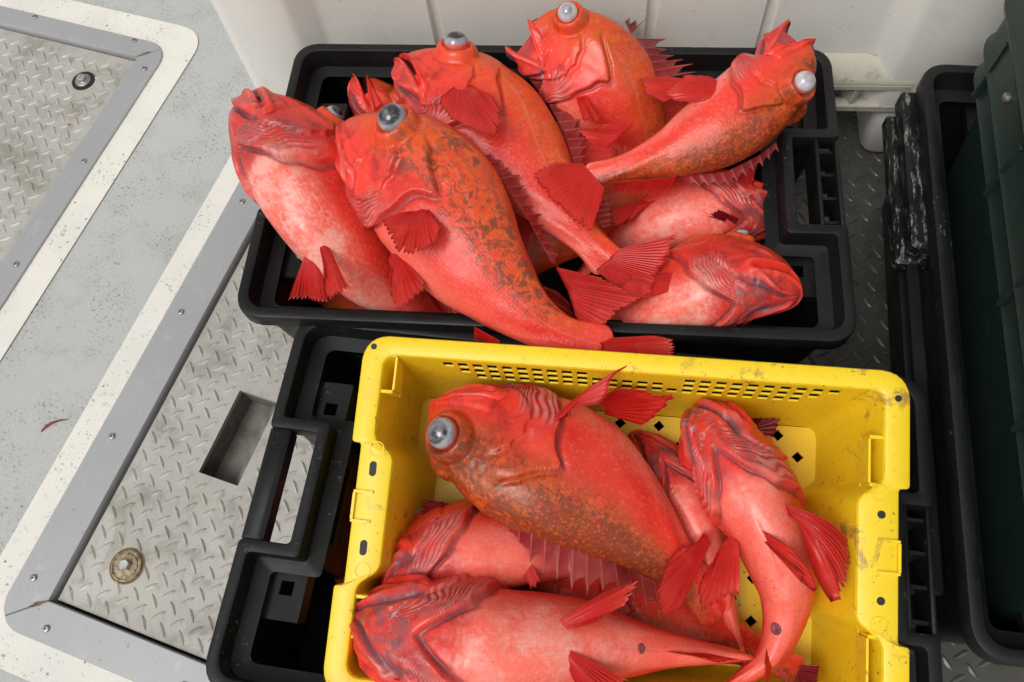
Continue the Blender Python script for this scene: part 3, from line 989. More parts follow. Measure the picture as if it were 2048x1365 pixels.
# ------------------------------------------------------------------ dark green bin inside the right-hand tote
def green_bin():
    ang = math.radians(-2.8)
    t = empty('green_bin', (.76, -.205, .03), rz(ang))
    tag(t, 'dark green plastic bin with ribbed rim at the right edge', 'bin')
    hx, hy = .222, .335
    r = lambda ix, z, rr_=.04: ring3(fillet([(-hx + ix, -hy + ix, rr_), (hx - ix, -hy + ix, rr_), (hx - ix, hy - ix, rr_), (-hx + ix, hy - ix, rr_)], 7), z)
    m = MB()
    m.loft([r(.02, 0), r(.012, .10), r(.004, .20), r(.0, .278), r(-.002, .285)], cap0=True)
    m.build('wall', M['green'], t, 50)
    m = MB()
    m.loft([r(-.002, .285), r(-.020, .287), r(-.0215, .290), r(-.018, .298), r(-.018, .325), r(-.026, .329), r(-.0275, .333), r(-.024, .340), r(-.024, .392), r(-.032, .396), r(-.033, .401), r(-.029, .407), r(-.029, .46), r(-.022, .465), r(.0, .465), r(.004, .46), r(.012, .25), r(.02, .02)], cap1=True)
    m.build('rim', M['green'], t, 35)
    for k in range(5):
        m = MB(); y = -hy + .045 + k * .145
        m.box((-hx - .0215, y, .336), (.011, .006, .090), None, .001); m.build('rim_rib', M['green'], t, 30)
    m = MB(); c = [(math.cos(2 * math.pi * k / 12), math.sin(2 * math.pi * k / 12)) for k in range(12)]
    m.loft([[(-hx - .024 - d, .225 + rr2 * a, .365 + rr2 * b) for a, b in c] for rr2, d in ((.006, 0), (.0055, .004), (.003, .0055))], cap1=True)
    m.build('rivet', M['steel'], t, 50)


green_bin()
# unseen wall added beyond the right edge to shade that side of the deck
m = MB(); m.box((1.22, .15, 1.15), (.08, 4.2, 2.6), None, .01)
struct(m.build('added_shade_wall', M['bin'], None, 40))
# ------------------------------------------------------------------ rockfish
def ss(a, b, x):
    t = np.clip((x - a) / (b - a), 0, 1)
    return t * t * (3 - 2 * t)


def interp(x, xs, ys):
    """monotone cubic through the given points"""
    xs = np.asarray(xs, float); ys = np.asarray(ys, float)
    h = np.diff(xs); d = np.diff(ys) / h
    m = np.zeros_like(ys); m[0] = d[0]; m[-1] = d[-1]
    for i in range(1, len(xs) - 1):
        m[i] = 0 if d[i - 1] * d[i] <= 0 else 2 * d[i - 1] * d[i] / (d[i - 1] + d[i])
    x = np.asarray(x, float); i = np.clip(np.searchsorted(xs, x) - 1, 0, len(h) - 1)
    t = (np.clip(x, xs[0], xs[-1]) - xs[i]) / h[i]
    return (ys[i] * (1 + 2 * t) * (1 - t) ** 2 + m[i] * h[i] * t * (1 - t) ** 2 + ys[i + 1] * t * t * (3 - 2 * t) - m[i + 1] * h[i] * t * t * (1 - t))


DEG = math.pi / 180
XT = [0, .006, .02, .05, .09, .15, .22, .30, .38, .48, .60, .72, .84, .93, 1.0]
TOP = [0, .017, .036, .070, .105, .146, .175, .191, .195, .184, .152, .108, .070, .054, .058]
BOT = [0, .019, .040, .075, .108, .142, .168, .183, .189, .183, .150, .100, .062, .050, .056]
WID = [0, .020, .036, .056, .074, .092, .106, .114, .114, .106, .086, .058, .034, .020, .010]

NCOL = 108          # columns per side
JM = 59            # column at which the mouth slit runs
XR = np.concatenate([.42 * (np.arange(0, 190) / 190) ** 1.10, np.linspace(.42, 1.0, 60), [1.008, 1.016, 1.023, 1.028, 1.031, 1.0325]])
XR[0] = 1e-5
bodies = {}
all_trees = []


def spine_curve(pts, n=400):
    P = np.array([at(*p) for p in pts])
    # catmull-rom
    Q = np.vstack([2 * P[0] - P[1], P, 2 * P[-1] - P[-2]])
    out = []
    for i in range(1, len(Q) - 2):
        t = np.linspace(0, 1, 60, endpoint=False)[:, None]
        p0, p1, p2, p3 = Q[i - 1], Q[i], Q[i + 1], Q[i + 2]
        out.append(.5 * ((2 * p1) + (-p0 + p2) * t + (2 * p0 - 5 * p1 + 4 * p2 - p3) * t ** 2 + (-p0 + 3 * p1 - 3 * p2 + p3) * t ** 3))
    C = np.vstack(out + [P[-1:]])
    s = np.concatenate([[0], np.cumsum(np.linalg.norm(np.diff(C, axis=0), axis=1))])
    L = s[-1]; q = np.linspace(0, L, n)
    C = np.stack([np.interp(q, s, C[:, k]) for k in range(3)], 1)
    for _ in range(12): C[1:-1] = .25 * C[:-2] + .5 * C[1:-1] + .25 * C[2:]
    return C, L


class Fish:
    """a rockfish modelled straight (x from snout to tail, z dorsal, y lateral), then bent along its spine"""
    def __init__(self, key, spine, roll, depth=.40, girth=1.0, belly=1.0, jaw=0.0, seed=0, mott=0.5, back=1.0, dusk=0.0, pale=.5, head=1.0, eye='eye', gill=1.0, eyescale=1.0, ex=.215):
        self.C, self.L = spine_curve(spine)
        n = len(self.C)
        T = np.gradient(self.C, axis=0); T /= np.linalg.norm(T, axis=1)[:, None]
        V = CAM_LOC - self.C; V /= np.linalg.norm(V, axis=1)[:, None]
        V = V - (V * T).sum(1)[:, None] * T; V /= np.linalg.norm(V, axis=1)[:, None]
        S = np.cross(V, T)
        rl = np.radians(np.interp(np.linspace(0, 1, n), np.linspace(0, 1, len(roll)), roll))[:, None]
        self.T = T; self.D = np.cos(rl) * S + np.sin(rl) * V; self.B = np.cross(T, self.D)
        self.key = key; self.seed = seed; self.jaw = jaw; self.eyekind = eye
        ds = depth / .386
        x = XR[:, None]
        cs = np.concatenate([np.arange(NCOL + 1) / NCOL, 1 - np.arange(1, NCOL) / NCOL])       # 0 dorsal .. 1 ventral .. 0
        side = np.concatenate([np.ones(NCOL + 1), -np.ones(NCOL - 1)])[None, :]
        cm = JM / NCOL
        phim = interp(x, [0, .04, .09, .15, .20], [88, 96, 108, 120, 126]) * DEG
        hat = np.where(cs < cm, cs / cm, (1 - cs) / (1 - cm))[None, :]
        fade = 1 - ss(.20, .34, x)
        phi = math.pi * cs[None, :] + hat * (phim - math.pi * cm) * fade
        top = interp(x, XT, TOP) * ds; bot = interp(x, XT, BOT) * ds; wid = interp(x, XT, WID) * girth
        en = np.clip((x - 1) / .0326, 0, 1); top = top * np.sqrt(1 - en ** 2 * .98); bot = bot * np.sqrt(1 - en ** 2 * .98); wid = wid * (1 - .85 * en)
        bm = 1 + (belly - 1) * ss(.24, .42, x) * (1 - ss(.62, .85, x))
        bot = bot * bm; wid = wid * (1 + (bm - 1) * .7)
        hm = 1 + (head - 1) * (1 - ss(.3, .42, x)); wid = wid * hm
        if jaw > 20:
            gp = 1 - ss(.0, .13, x); wid = wid * (1 + .55 * gp); top = top * (1 + .22 * gp); bot = bot * (1 + .22 * gp)
        a = (top + bot) / 2; zc = (top - bot) / 2
        cp, sp = np.cos(phi), np.abs(np.sin(phi))
        # a flatter chin and throat than back
        y = side * wid * sp ** (.92 - .16 * ss(100 * DEG, 170 * DEG, phi) * (1 - ss(.30, .45, x)))
        z = zc + a * cp
        X = np.broadcast_to(x, z.shape).copy()
        P = np.stack([X, y, z], -1)
        # ---- relief
        rs = np.random.RandomState(seed)
        f0 = rs.uniform(0, 6.28, 8)
        dg = phi / DEG
        xe = interp(dg, [0, 45, 60, 78, 96, 120, 145, 163, 180], [.30, .30, .335, .390, .380, .355, .318, .275, .200]) + .004 * np.sin(dg * .21 + f0[0]) + .030 * np.exp(-((dg - 82) / 6.5) ** 2)
        wv = np.zeros_like(X)
        for k in range(6):
            wv += np.sin(X * rs.uniform(25, 70) + phi * rs.uniform(2, 9) + side * rs.uniform(0, 3) + rs.uniform(0, 6.28)) * rs.uniform(.4, 1)
        wv *= .0028
        xe = xe + wv * .8
        de = xe - X
        amp = ss(38, 62, dg) * (.55 + .45 * ss(180, 165, dg))
        h = gill * amp * (.015 * ss(-.0012, .0022, de) * np.exp(-(np.clip(de, 0, 1) / .085) ** 2) - .009 * np.exp(-((de + .012) / .010) ** 2))
        # branchiostegal folds
        fold_w = ss(102, 120, dg) * ss(.003, .010, de) * ss(.135, .095, de) * ss(180, 171, dg)
        ph = (de + wv * 1.3) / (.0150 + .0045 * np.sin(dg * .045 + f0[1])) + .35 * np.sin(dg * .07 + f0[2])
        fold = np.abs(np.sin(math.pi * ph)) ** .7
        h = h + gill * fold_w * .0105 * (fold - .6) * (.6 + .4 * np.sin(dg * .11 + X * 40 + f0[3]))
        # preopercle, with its row of spines
        xp = interp(dg, [0, 55, 70, 95, 112, 130, 150, 180], [.20, .215, .262, .290, .282, .240, .18, .12])
        tooth = np.clip(1 - np.abs(((dg - 70) / 15) % 1 - .5) * 3.0, 0, 1) * ss(68, 74, dg) * ss(124, 116, dg)
        dp = xp + .008 * tooth - X
        pre = ss(60, 72, dg) * ss(150, 132, dg)
        h = h + pre * (.0080 * ss(-.0012, .0015, dp) * np.exp(-(np.clip(dp, 0, 1) / .05) ** 2) - .004 * np.exp(-((dp + .010) / .008) ** 2))
        # cheek ridge under the eye
        ridge = interp(X, [.10, .16, .22, .28], [92, 84, 80, 78])
        h = h + .0035 * np.exp(-((dg - ridge) / 5.5) ** 2) * ss(.10, .13, X) * ss(.29, .25, X)
        # mouth: slit, lips and the maxillary plate
        dm = (phi - phim) / DEG
        mlen = ss(.178, .158, X)
        h = h - .017 * np.exp(-(dm / 2.2) ** 2) * mlen * ss(0, .012, X)
        h = h + .0062 * np.exp(-((dm + 8) / 4.5) ** 2) * mlen + .0058 * np.exp(-((dm - 9) / 5) ** 2) * mlen
        mx = ss(.055, .085, X) * ss(.192, .180, X)
        wmx = 7 + 60 * (X - .08)
        plate = ss(1.0, .72, np.abs((dm + 4 + wmx * .75) / wmx))
        h = h + .0085 * plate * mx
        # lower jaw bones and the folds between them
        pd = interp(X, [0, .02, .06, .12, .18], [150, 160, 152, 138, 128]) + wv * 900
        jw = ss(.008, .03, X) * ss(.22, .17, X)
        h = h + .0095 * np.exp(-((dg - pd) / 7.0) ** 2) * jw - .0125 * np.exp(-((dg - pd - 14) / 5.0) ** 2) * jw * ss(180, 172, dg)
        h = h + .004 * np.exp(-((dg - pd - 28) / 5.0) ** 2) * jw * ss(.05, .09, X)
        # ridges on the crown, general unevenness
        h = h + .004 * np.exp(-((dg - 20) / 6) ** 2) * ss(.08, .12, X) * ss(.30, .24, X)
        un = np.zeros_like(h)
        for k in range(7):
            kx, kp = rs.uniform(12, 52), rs.randint(2, 10)
            un += np.sin(X * kx + f0[k % 8] + kp * phi * 1.0 + side * rs.uniform(0, 3)) / (1 + .05 * kx)
        h = h + .0011 * un * ss(0, .05, X)
        wr = np.zeros_like(X)
        for k in range(9):
            wr += np.abs(np.sin(X * rs.uniform(30, 110) + phi * rs.uniform(-14, 14) + side * rs.uniform(0, 3) + wv * 300 + rs.uniform(0, 6.28)))
        h = h + .0004 * (wr - 5.7) * ss(.36, .28, X) * ss(0, .04, X)
        # eye socket: a swollen ring round each eye
        self.xe0, self.pe0 = ex, 50 * DEG
        zce, ae, we = interp(self.xe0, XT, TOP) * ds, 0, 0
        def surf(xx, pp_):
            tp, bt, ww = interp(xx, XT, TOP) * ds, interp(xx, XT, BOT) * ds, interp(xx, XT, WID) * girth * head
            return np.array([xx, ww * abs(math.sin(pp_)) ** .92, (tp - bt) / 2 + (tp + bt) / 2 * math.cos(pp_)])
        ec = surf(self.xe0, self.pe0)
        re = .050 * eyescale
        E = P - ec * np.array([1, 1, 1]); E2_ = P - ec * np.array([1, -1, 1])
        r = np.where(side > 0, np.linalg.norm(E, axis=-1), np.linalg.norm(E2_, axis=-1)) / re
        h = h + (.042 if eye == 'cloudy' else .028) * eyescale * ss(1.55, .92, r) - .018 * eyescale * ss(.92, .66, r)
        h = h - .005 * np.exp(-((r - 1.42) / .16) ** 2)
        self.re = re
        # ---- normals of the smooth form, displacement
        du = np.gradient(P, axis=0); dv = (np.roll(P, -1, 1) - np.roll(P, 1, 1))
        Nn = np.cross(dv, du); ln = np.linalg.norm(Nn, axis=-1, keepdims=True)
        Nn = Nn / np.maximum(ln, 1e-12)
        out = np.stack([0 * y, y, z - zc], -1)
        sgn = np.sign((Nn * out).sum(-1, keepdims=True)); sgn[sgn == 0] = 1
        Nn = Nn * sgn
        Nn[:2] = np.array([-1, 0, 0])
        P = P + Nn * h[..., None]
        # ---- colours as plain masks over the skin
        sd1 = seed * 3.7
        self.attrs = {
            'rest': np.stack([X * self.L + sd1, y * self.L, z * self.L + sd1 * .3], -1),
            'back': back * ss(98, 48, dg) * (.55 + .45 * ss(.05, .25, X)) * ss(1.0, .90, X),
            'belly': ss(112, 150, dg) * ss(.26, .38, X),
            'mottle': mott * ss(12, 26, dg) * ss(104, 70, dg) * ss(.16, .30, X) * ss(.97, .85, X),
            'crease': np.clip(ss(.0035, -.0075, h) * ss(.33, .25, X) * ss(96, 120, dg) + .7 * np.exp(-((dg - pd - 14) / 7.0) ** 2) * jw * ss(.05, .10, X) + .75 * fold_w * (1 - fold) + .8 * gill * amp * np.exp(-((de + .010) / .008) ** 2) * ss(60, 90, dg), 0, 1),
            'latline': np.exp(-((dg - interp(X, [0, .34, .55, 1.0], [50, 52, 66, 88])) / 1.6) ** 2) * ss(.32, .38, X),
            'dusk': dusk * ss(112, 52, dg) * ss(.0, .12, X),
            'pale': pale * ss(.25, .33, X) * ss(.78, .62, X) * (ss(118, 140, dg) * .9 + .5 * ss(165, 178, dg) * ss(.16, .2, X)),
            'headzone': ss(.36, .30, X) + .12,
            'ridge': np.clip(fold_w * ss(.5, .95, fold) + .6 * np.exp(-((dg - pd) / 5.0) ** 2) * jw + .5 * np.exp(-((dm - 8) / 4) ** 2) * mlen, 0, 1),
            'bruise': np.clip(jw * ss(pd + 2, pd + 16, dg) * ss(.05, .09, X) + .5 * fold_w, 0, 1) + .35 * ss(120, 150, dg) * ss(.28, .2, X),
            'scales': ss(.30, .42, X) * (.4 + .6 * ss(170, 140, dg)) + .25 * ss(.2, .3, X),
        }
        self.P = P; self.X = X; self.phi = phi; self.Nn = Nn; self.side = side
        if jaw > 20: P[..., 0] = P[..., 0] + .045 * (1 - np.clip(X / .085, 0, 1)) ** 2
        # ---- open jaw
        self.low = (np.arange(2 * NCOL) > JM) & (np.arange(2 * NCOL) < 2 * NCOL - JM)
        piv = np.array([.168, 0, -.070 * ds])
        wj = np.where(self.low[None, :], 1.0, 0.0) * ss(.235, .150, X)
        wu = np.where(self.low[None, :], 0.0, 1.0) * ss(.20, .05, X) * ss(70, 100, dg)
        ang = math.radians(jaw) * wj - math.radians(jaw * .22) * wu
        dx, dz = P[..., 0] - piv[0], P[..., 2] - piv[2]
        ca, sa = np.cos(ang), np.sin(ang)
        P[..., 0] = piv[0] + dx * ca - dz * sa
        P[..., 2] = piv[2] + dx * sa + dz * ca
        if jaw > 0:   # protruded lips
            P[..., 0] -= .0009 * jaw * np.exp(-(dm / 16) ** 2) * ss(.15, .04, X)
        self.W = self.bend(P)

    def bend(self, P):
        P = np.asarray(P, float); x = P[..., 0]
        n = len(self.C); q = np.clip(x, 0, 1) * (n - 1)
        i = np.clip(q.astype(int), 0, n - 2); f = (q - i)[..., None]
        g = lambda A: A[i] * (1 - f) + A[i + 1] * f
        ex = np.where(x < 0, x, np.where(x > 1, x - 1, 0))[..., None] * self.L
        return g(self.C) + g(self.T) * ex + g(self.D) * (P[..., 2:3] * self.L) + g(self.B) * (P[..., 1:2] * self.L)

    def build(self, name, label, group=None, step=1):
        self.slit = .085 if self.jaw > 20 else .112
        nr, nc = self.W.shape[:2]
        idx = np.arange(nr * nc).reshape(nr, nc)
        fa = np.stack([idx[:-1], np.roll(idx, -1, 1)[:-1], np.roll(idx, -1, 1)[1:], idx[1:]], -1)
        keep = np.ones(fa.shape[:2], bool)
        if self.jaw > 3:
            rows = XR[:-1] < self.slit
            keep[np.ix_(rows, [JM])] = False
            keep[np.ix_(rows, [2 * NCOL - JM - 1])] = False
        fq = fa[keep]
        root = empty(name, self.C[60])
        tag(root, label, 'fish', group)
        ro = self.C[60]
        self.origin = ro
        verts = self.W.reshape(-1, 3) - ro
        o = mesh_obj('body', verts, fq, M['fish'], root, 180)
        me = o.data
        for k, v in self.attrs.items():
            v = np.asarray(v, np.float32)
            if v.ndim == 3:
                at_ = me.attributes.new(k, 'FLOAT_VECTOR', 'POINT'); at_.data.foreach_set('vector', v.reshape(-1, 3).ravel())
            else:
                at_ = me.attributes.new(k, 'FLOAT', 'POINT'); at_.data.foreach_set('value', np.broadcast_to(v, (nr, nc)).astype(np.float32).ravel())
        self.root = root
        self.tree = BVHTree.FromPolygons([tuple(p) for p in self.W[::2, ::2].reshape(-1, 3)], self._quads(self.W[::2, ::2]))
        all_trees.append(self.tree)
        self.eyes()
        self.maxilla()
        if self.jaw > 3: self.mouth()
        bodies[self.key] = self
        return self

    def _quads(self, W):
        nr, nc = W.shape[:2]; idx = np.arange(nr * nc).reshape(nr, nc)
        return [tuple(q) for q in np.stack([idx[:-1], np.roll(idx, -1, 1)[:-1], np.roll(idx, -1, 1)[1:], idx[1:]], -1).reshape(-1, 4)]

    def eyes(self):
        r = np.argmin(np.abs(XR - self.xe0))
        for s in (1, -1):
            sel = (np.abs(self.phi - self.pe0) + 4 * np.abs(self.X - self.xe0)) + np.where(self.side == s, 0, 9)
            i, j = np.unravel_index(np.argmin(sel), sel.shape)
            # ring of socket verts gives centre and axis
            nrm_rest = self.Nn[i, j]
            e = 1e-3
            p0 = self.P[i, j] * 1.0
            w0 = self.bend(p0[None])[0]; w1 = self.bend((p0 + nrm_rest * .02)[None])[0]
            ax = (w1 - w0) / np.linalg.norm(w1 - w0)
            # look a little towards the camera, as bulged eyes do
            tip_ = CAM_LOC - w0; tip_ /= np.linalg.norm(tip_)
            lk = ax * 1.0 + tip_ * (.25 if (ax @ tip_) > 0 else 0); lk /= np.linalg.norm(lk)
            ofs = np.random.RandomState(self.seed + 5).uniform(-.22, .22, 2)
            R = self.re * self.L * .83
            c = w0 + ax * R * .20
            tt = np.cross(lk, [0.3, .1, .9]); tt /= np.linalg.norm(tt); bb = np.cross(lk, tt)
            lk = lk + tt * ofs[0] + bb * ofs[1]; lk /= np.linalg.norm(lk)
            tt = np.cross(lk, [0.3, .1, .9]); tt /= np.linalg.norm(tt); bb = np.cross(lk, tt)
            nu, nv = 18, 28
            th = np.linspace(0, math.pi * .70, nu); ph = np.arange(nv) * 2 * math.pi / nv
            rad = np.sin(th)[:, None, None]
            V = c + R * (np.cos(th)[:, None, None] * lk * 1.0 + rad * (np.cos(ph)[None, :, None] * tt + np.sin(ph)[None, :, None] * bb))
            idx = np.arange(nu * nv).reshape(nu, nv)
            fq = np.stack([idx[:-1], np.roll(idx, -1, 1)[:-1], np.roll(idx, -1, 1)[1:], idx[1:]], -1).reshape(-1, 4)[:, ::-1]
            cl = self.eyekind == 'cloudy'
            o = mesh_obj('eye', V.reshape(-1, 3) - self.origin, fq, M['eye_cloudy' if cl else 'eye'], self.root, 180)
            aa = o.data.attributes.new('along', 'FLOAT', 'POINT'); aa.data.foreach_set('value', np.repeat(th / (math.pi * .62), nv).astype(np.float32))

    def maxilla(self):
        """the paddle-shaped bone along the upper lip, one on each side"""
        na, nb = 26, 11
        for s in (1, -1):
            V = []; N_ = []
            for a in range(na):
                u = a / (na - 1)
                xx = .020 + u * .185
                i = int(np.argmin(np.abs(XR - xx)))
                w = (2.0 + 17 * u ** 1.3) * (1 - max(0, (u - .90) / .10) ** 2 * .7)
                row = []
                for b_ in range(nb):
                    v = b_ / (nb - 1)
                    off = (-3.0 * (1 - u) - 1.5 - v * w + 7.5 * u) * DEG
                    pm = float(interp(xx, [0, .04, .09, .15, .20], [88, 96, 108, 120, 126])) * DEG
                    ph = pm + off
                    jj = np.arange(0, NCOL + 1); ps = self.phi[i, :NCOL + 1]
                    cj = float(np.interp(ph, ps, jj)); 
                    if cj > JM and self.jaw > 3 and xx < self.slit: cj = JM
                    j0 = int(min(cj, NCOL - 1)); fr = cj - j0
                    g = lambda A: A[i, j0] * (1 - fr) + A[i, j0 + 1] * fr
                    p = g(self.P).copy(); n_ = g(self.Nn).copy()
                    e = min(v, 1 - v) * 2; e2 = min(1, (1 - u) * 9, u * 6)
                    lift = .0015 + .0075 * min(1, e * 1.8) ** .6 * e2 ** .5 * (.4 + .6 * u)
                    p += n_ * lift
                    p[1] *= s
                    row.append(p)
                V.append(row)
            V = np.array(V); idx = np.arange(na * nb).reshape(na, nb)
            back = V.copy(); 
            fq = np.stack([idx[:-1, :-1], idx[:-1, 1:], idx[1:, 1:], idx[1:, :-1]], -1).reshape(-1, 4)
            W = self.bend(V)
            inn = self.bend(V * np.array([1, .90, 1]))
            edge = np.concatenate([idx[0, :], idx[1:, -1], idx[-1, -2::-1], idx[-2:0:-1, 0]]); e2 = np.roll(edge, -1)
            off = na * nb
            allv = np.concatenate([W.reshape(-1, 3), inn.reshape(-1, 3)]) - self.origin
            o = mesh_obj('maxilla', allv, np.concatenate([fq, np.stack([edge, e2, e2 + off, edge + off], -1)]), M['fish'], self.root, 60)
            k = o.data.attributes.new('rest', 'FLOAT_VECTOR', 'POINT'); k.data.foreach_set('vector', np.concatenate([V, V]).reshape(-1, 3).astype(np.float32).ravel() * self.L + self.seed)
            k = o.data.attributes.new('headzone', 'FLOAT', 'POINT'); k.data.foreach_set('value', np.ones(2 * off, np.float32))

    def mouth(self):
        rows = [i for i in range(1, len(XR)) if XR[i] < self.slit + .003][::3]
        ju, jl = JM, JM + 1
        ju2, jl2 = 2 * NCOL - JM, 2 * NCOL - JM - 1
        for nm, ja, jb, sg, mat in (('palate', ju, ju2, 1, 'mouth'), ('mouth_floor', jl, jl2, -1, 'tongue')):
            V = []
            for i in rows:
                A, B = self.P[i, ja], self.P[i, jb]
                t = np.linspace(0, 1, 13)[:, None]
                c = A * (1 - t) + B * t
                c[:, 2] += sg * np.sin(np.pi * t[:, 0]) ** .7 * abs(A[1]) * .55
                c[:, 0] += np.sin(np.pi * t[:, 0]) * .004
                V.append(c)
            last = V[-1]
            mid = np.array([last[:, 0].mean() + .02, 0, -.055])
            for k in (.35, .7, .97):
                q = last * (1 - k) + mid * k; q[:, 0] = last[:, 0] + k * .07
                V.append(q)
            V = np.array(V); nr, nc = V.shape[:2]
            idx = np.arange(nr * nc).reshape(nr, nc)
            fq = np.stack([idx[:-1, :-1], idx[:-1, 1:], idx[1:, 1:], idx[1:, :-1]], -1).reshape(-1, 4)
            mesh_obj(nm, self.bend(V).reshape(-1, 3) - self.origin, fq, M[mat], self.root, 180)


def hit_z(tree, px, py):
    d = Vector(ray(px, py)).normalized()
    h = tree.ray_cast(Vector(CAM_LOC), d)
    return None if h[0] is None else h[0].z


def resample(pts, n):
    P = np.array(pts, float)
    s = np.concatenate([[0], np.cumsum(np.linalg.norm(np.diff(P, axis=0), axis=1))])
    q = np.linspace(0, s[-1], n)
    return np.stack([np.interp(q, s, P[:, k]) for k in range(P.shape[1])], 1)


def fin(fish, name, base, tip, rays=12, mat='fin', notch=.06, zb=None, zt=None, lift=.008, bow=.0, ripple=.00035, label=None, pts=7, sharp=False, sink=.004):
    """a ray fin: base and tip are polylines of photo pixels with heights found on the fish it grows from"""
    F = bodies[fish]
    K = pts
    rays = rays if sharp else int(rays * 1.5)
    nc = rays * K - (K - 1) if rays > 1 else 2
    nc = (rays - 1) * K + 1
    B2 = resample([b[:2] for b in base], nc); T2 = resample([t[:2] for t in tip], nc)
    # heights
    hb = [hit_z(F.tree, *p) for p in B2]
    if zb is None:
        good = [v for v in hb if v is not None]
        fb = np.mean(good) if good else float(F.C[:, 2].mean())
        hbz = np.array([v if v is not None else np.nan for v in hb])
        idx = np.arange(nc)
        ok = ~np.isnan(hbz)
        hbz = np.interp(idx, idx[ok], hbz[ok]) if ok.any() else np.full(nc, fb)
        ker = np.ones(7) / 7
        hbz = np.convolve(np.pad(hbz, 3, mode='edge'), ker, 'valid') - sink
    else:
        hbz = np.interp(np.linspace(0, 1, nc), np.linspace(0, 1, len(zb)), zb) if isinstance(zb, (list, tuple)) else np.full(nc, zb)
    if zt is None: tz = np.full(nc, hbz.mean()) + lift + sink
    elif isinstance(zt, (list, tuple)): tz = np.interp(np.linspace(0, 1, nc), np.linspace(0, 1, len(zt)), zt)
    else: tz = np.full(nc, zt)
    A = np.array([at(p[0], p[1], z) for p, z in zip(B2, hbz)]); T = np.array([at(p[0], p[1], z) for p, z in zip(T2, tz)])
    NR = 15
    c = np.arange(nc) / K
    rayv = .5 + .5 * np.cos(2 * np.pi * c)               # 1 on a ray, 0 between rays
    rr_ = np.random.RandomState(len(name) * 7 + int(base[0][0]))
    ln = 1 - notch * (1 - rayv) ** (1.6 if not sharp else .8) - (.03 if not sharp else .18) * np.interp(c, np.arange(rays), rr_.rand(rays))
    if not sharp:      # ragged margin: some membranes are torn between the rays
        tear = rr_.rand(rays) ** 9 * .12
        fr = np.floor(c).astype(int) % rays
        ln = ln - tear[fr] * (1 - rayv) ** 1.2 - .012 * np.sin(c * 1.9 + rr_.rand() * 6)
    if sharp:
        fr = c % 1.0
        ln = (1 - .16 * np.interp(c, np.arange(rays), rr_.rand(rays))) * (1 - notch * 1.15 * np.where(fr < 1e-6, 0, .35 + .65 * fr ** .8))
        rayv = np.where(fr < 1e-6, 1.0, np.clip(1 - np.minimum(fr, 1 - fr) * 5, 0, 1))
    if sharp: ripple = .0011
    t = np.linspace(0, 1, NR)[:, None]
    G = A[None] + (T - A)[None] * (t * ln[None])[..., None]
    up = CAM_LOC - G; up /= np.linalg.norm(up, axis=-1, keepdims=True)
    n = np.cross(np.gradient(G, axis=0), np.gradient(G, axis=1)); nl = np.linalg.norm(n, axis=-1, keepdims=True); n = n / np.maximum(nl, 1e-9)
    n = np.where((n * up).sum(-1, keepdims=True) < 0, -n, n)
    wav = np.interp(c, np.arange(rays), rr_.uniform(-1, 1, rays))
    und = np.sin(np.linspace(0, 1, nc) * np.pi * rr_.uniform(1.4, 2.6) + rr_.rand() * 6)[None] * t ** 1.3 * np.linalg.norm(T - A, axis=1).mean() * .055
    disp = und + (rayv[None] - .5) * 2 * ripple * (.35 + .65 * t) + wav[None] * ripple * 2.6 * t ** 1.5 + bow * np.sin(np.pi * t * .9) - 0 * t
    G = G + n * disp[..., None]
    thick = .0009
    V = np.concatenate([G.reshape(-1, 3), (G - n * thick).reshape(-1, 3)]) - F.origin
    idx = np.arange(NR * nc).reshape(NR, nc); off = NR * nc
    q = np.stack([idx[:-1, :-1], idx[:-1, 1:], idx[1:, 1:], idx[1:, :-1]], -1).reshape(-1, 4)
    edge = np.concatenate([idx[0, :], idx[1:, -1], idx[-1, -2::-1], idx[-2:0:-1, 0]])
    e2 = np.roll(edge, -1)
    sideq = np.stack([edge, e2, e2 + off, edge + off], -1)
    o = mesh_obj(name, V, np.concatenate([q, q[:, ::-1] + off, sideq]), M[mat], F.root, 180)
    for k, v in (('ray', np.broadcast_to(rayv[None], (NR, nc))), ('along', np.broadcast_to(t, (NR, nc))), ('tone', np.broadcast_to(np.interp(c, np.arange(rays), rr_.rand(rays))[None], (NR, nc)))):
        a_ = o.data.attributes.new(k, 'FLOAT', 'POINT'); a_.data.foreach_set('value', np.concatenate([v.ravel(), v.ravel()]).astype(np.float32))
    if label: o['label'] = label
    return o


G1 = 'rockfish heaped in the black tote'
G2 = 'rockfish in the yellow crate'
# ---- upper tote, from the bottom of the heap upwards
Fish('deep', [(1150, 640, .09), (1000, 640, .10), (860, 620, .115), (720, 600, .11), (600, 560, .10)], [20], seed=11, dusk=.6).build('rockfish', 'mostly buried dark rockfish at the bottom front of the black tote', G1)
Fish('small', [(722, 150, .225), (760, 215, .20), (830, 300, .15), (900, 400, .11), (960, 480, .09)], [-20], depth=.34, seed=12, dusk=.9, jaw=14).build('rockfish', 'dark rockfish head poking out between two larger fish at the left', G1)
Fish('fill2', [(1390, 190, .165), (1290, 275, .175), (1180, 365, .180), (1085, 455, .175), (1000, 540, .165), (930, 600, .16)], [10], depth=.42, seed=22, dusk=.4, eyescale=.6).build('rockfish', 'rockfish seen only through the gaps in the middle of the heap', G1)
Fish('six', [(1570, 440, .185), (1490, 425, .19), (1400, 425, .19), (1310, 450, .18), (1220, 500, .15), (1150, 560, .12)], [-100], depth=.46, girth=1.45, eyescale=.6, seed=6, mott=.1, pale=.9).build('rockfish', 'belly-up rockfish wedged under the fish with the raised open mouth', G1)
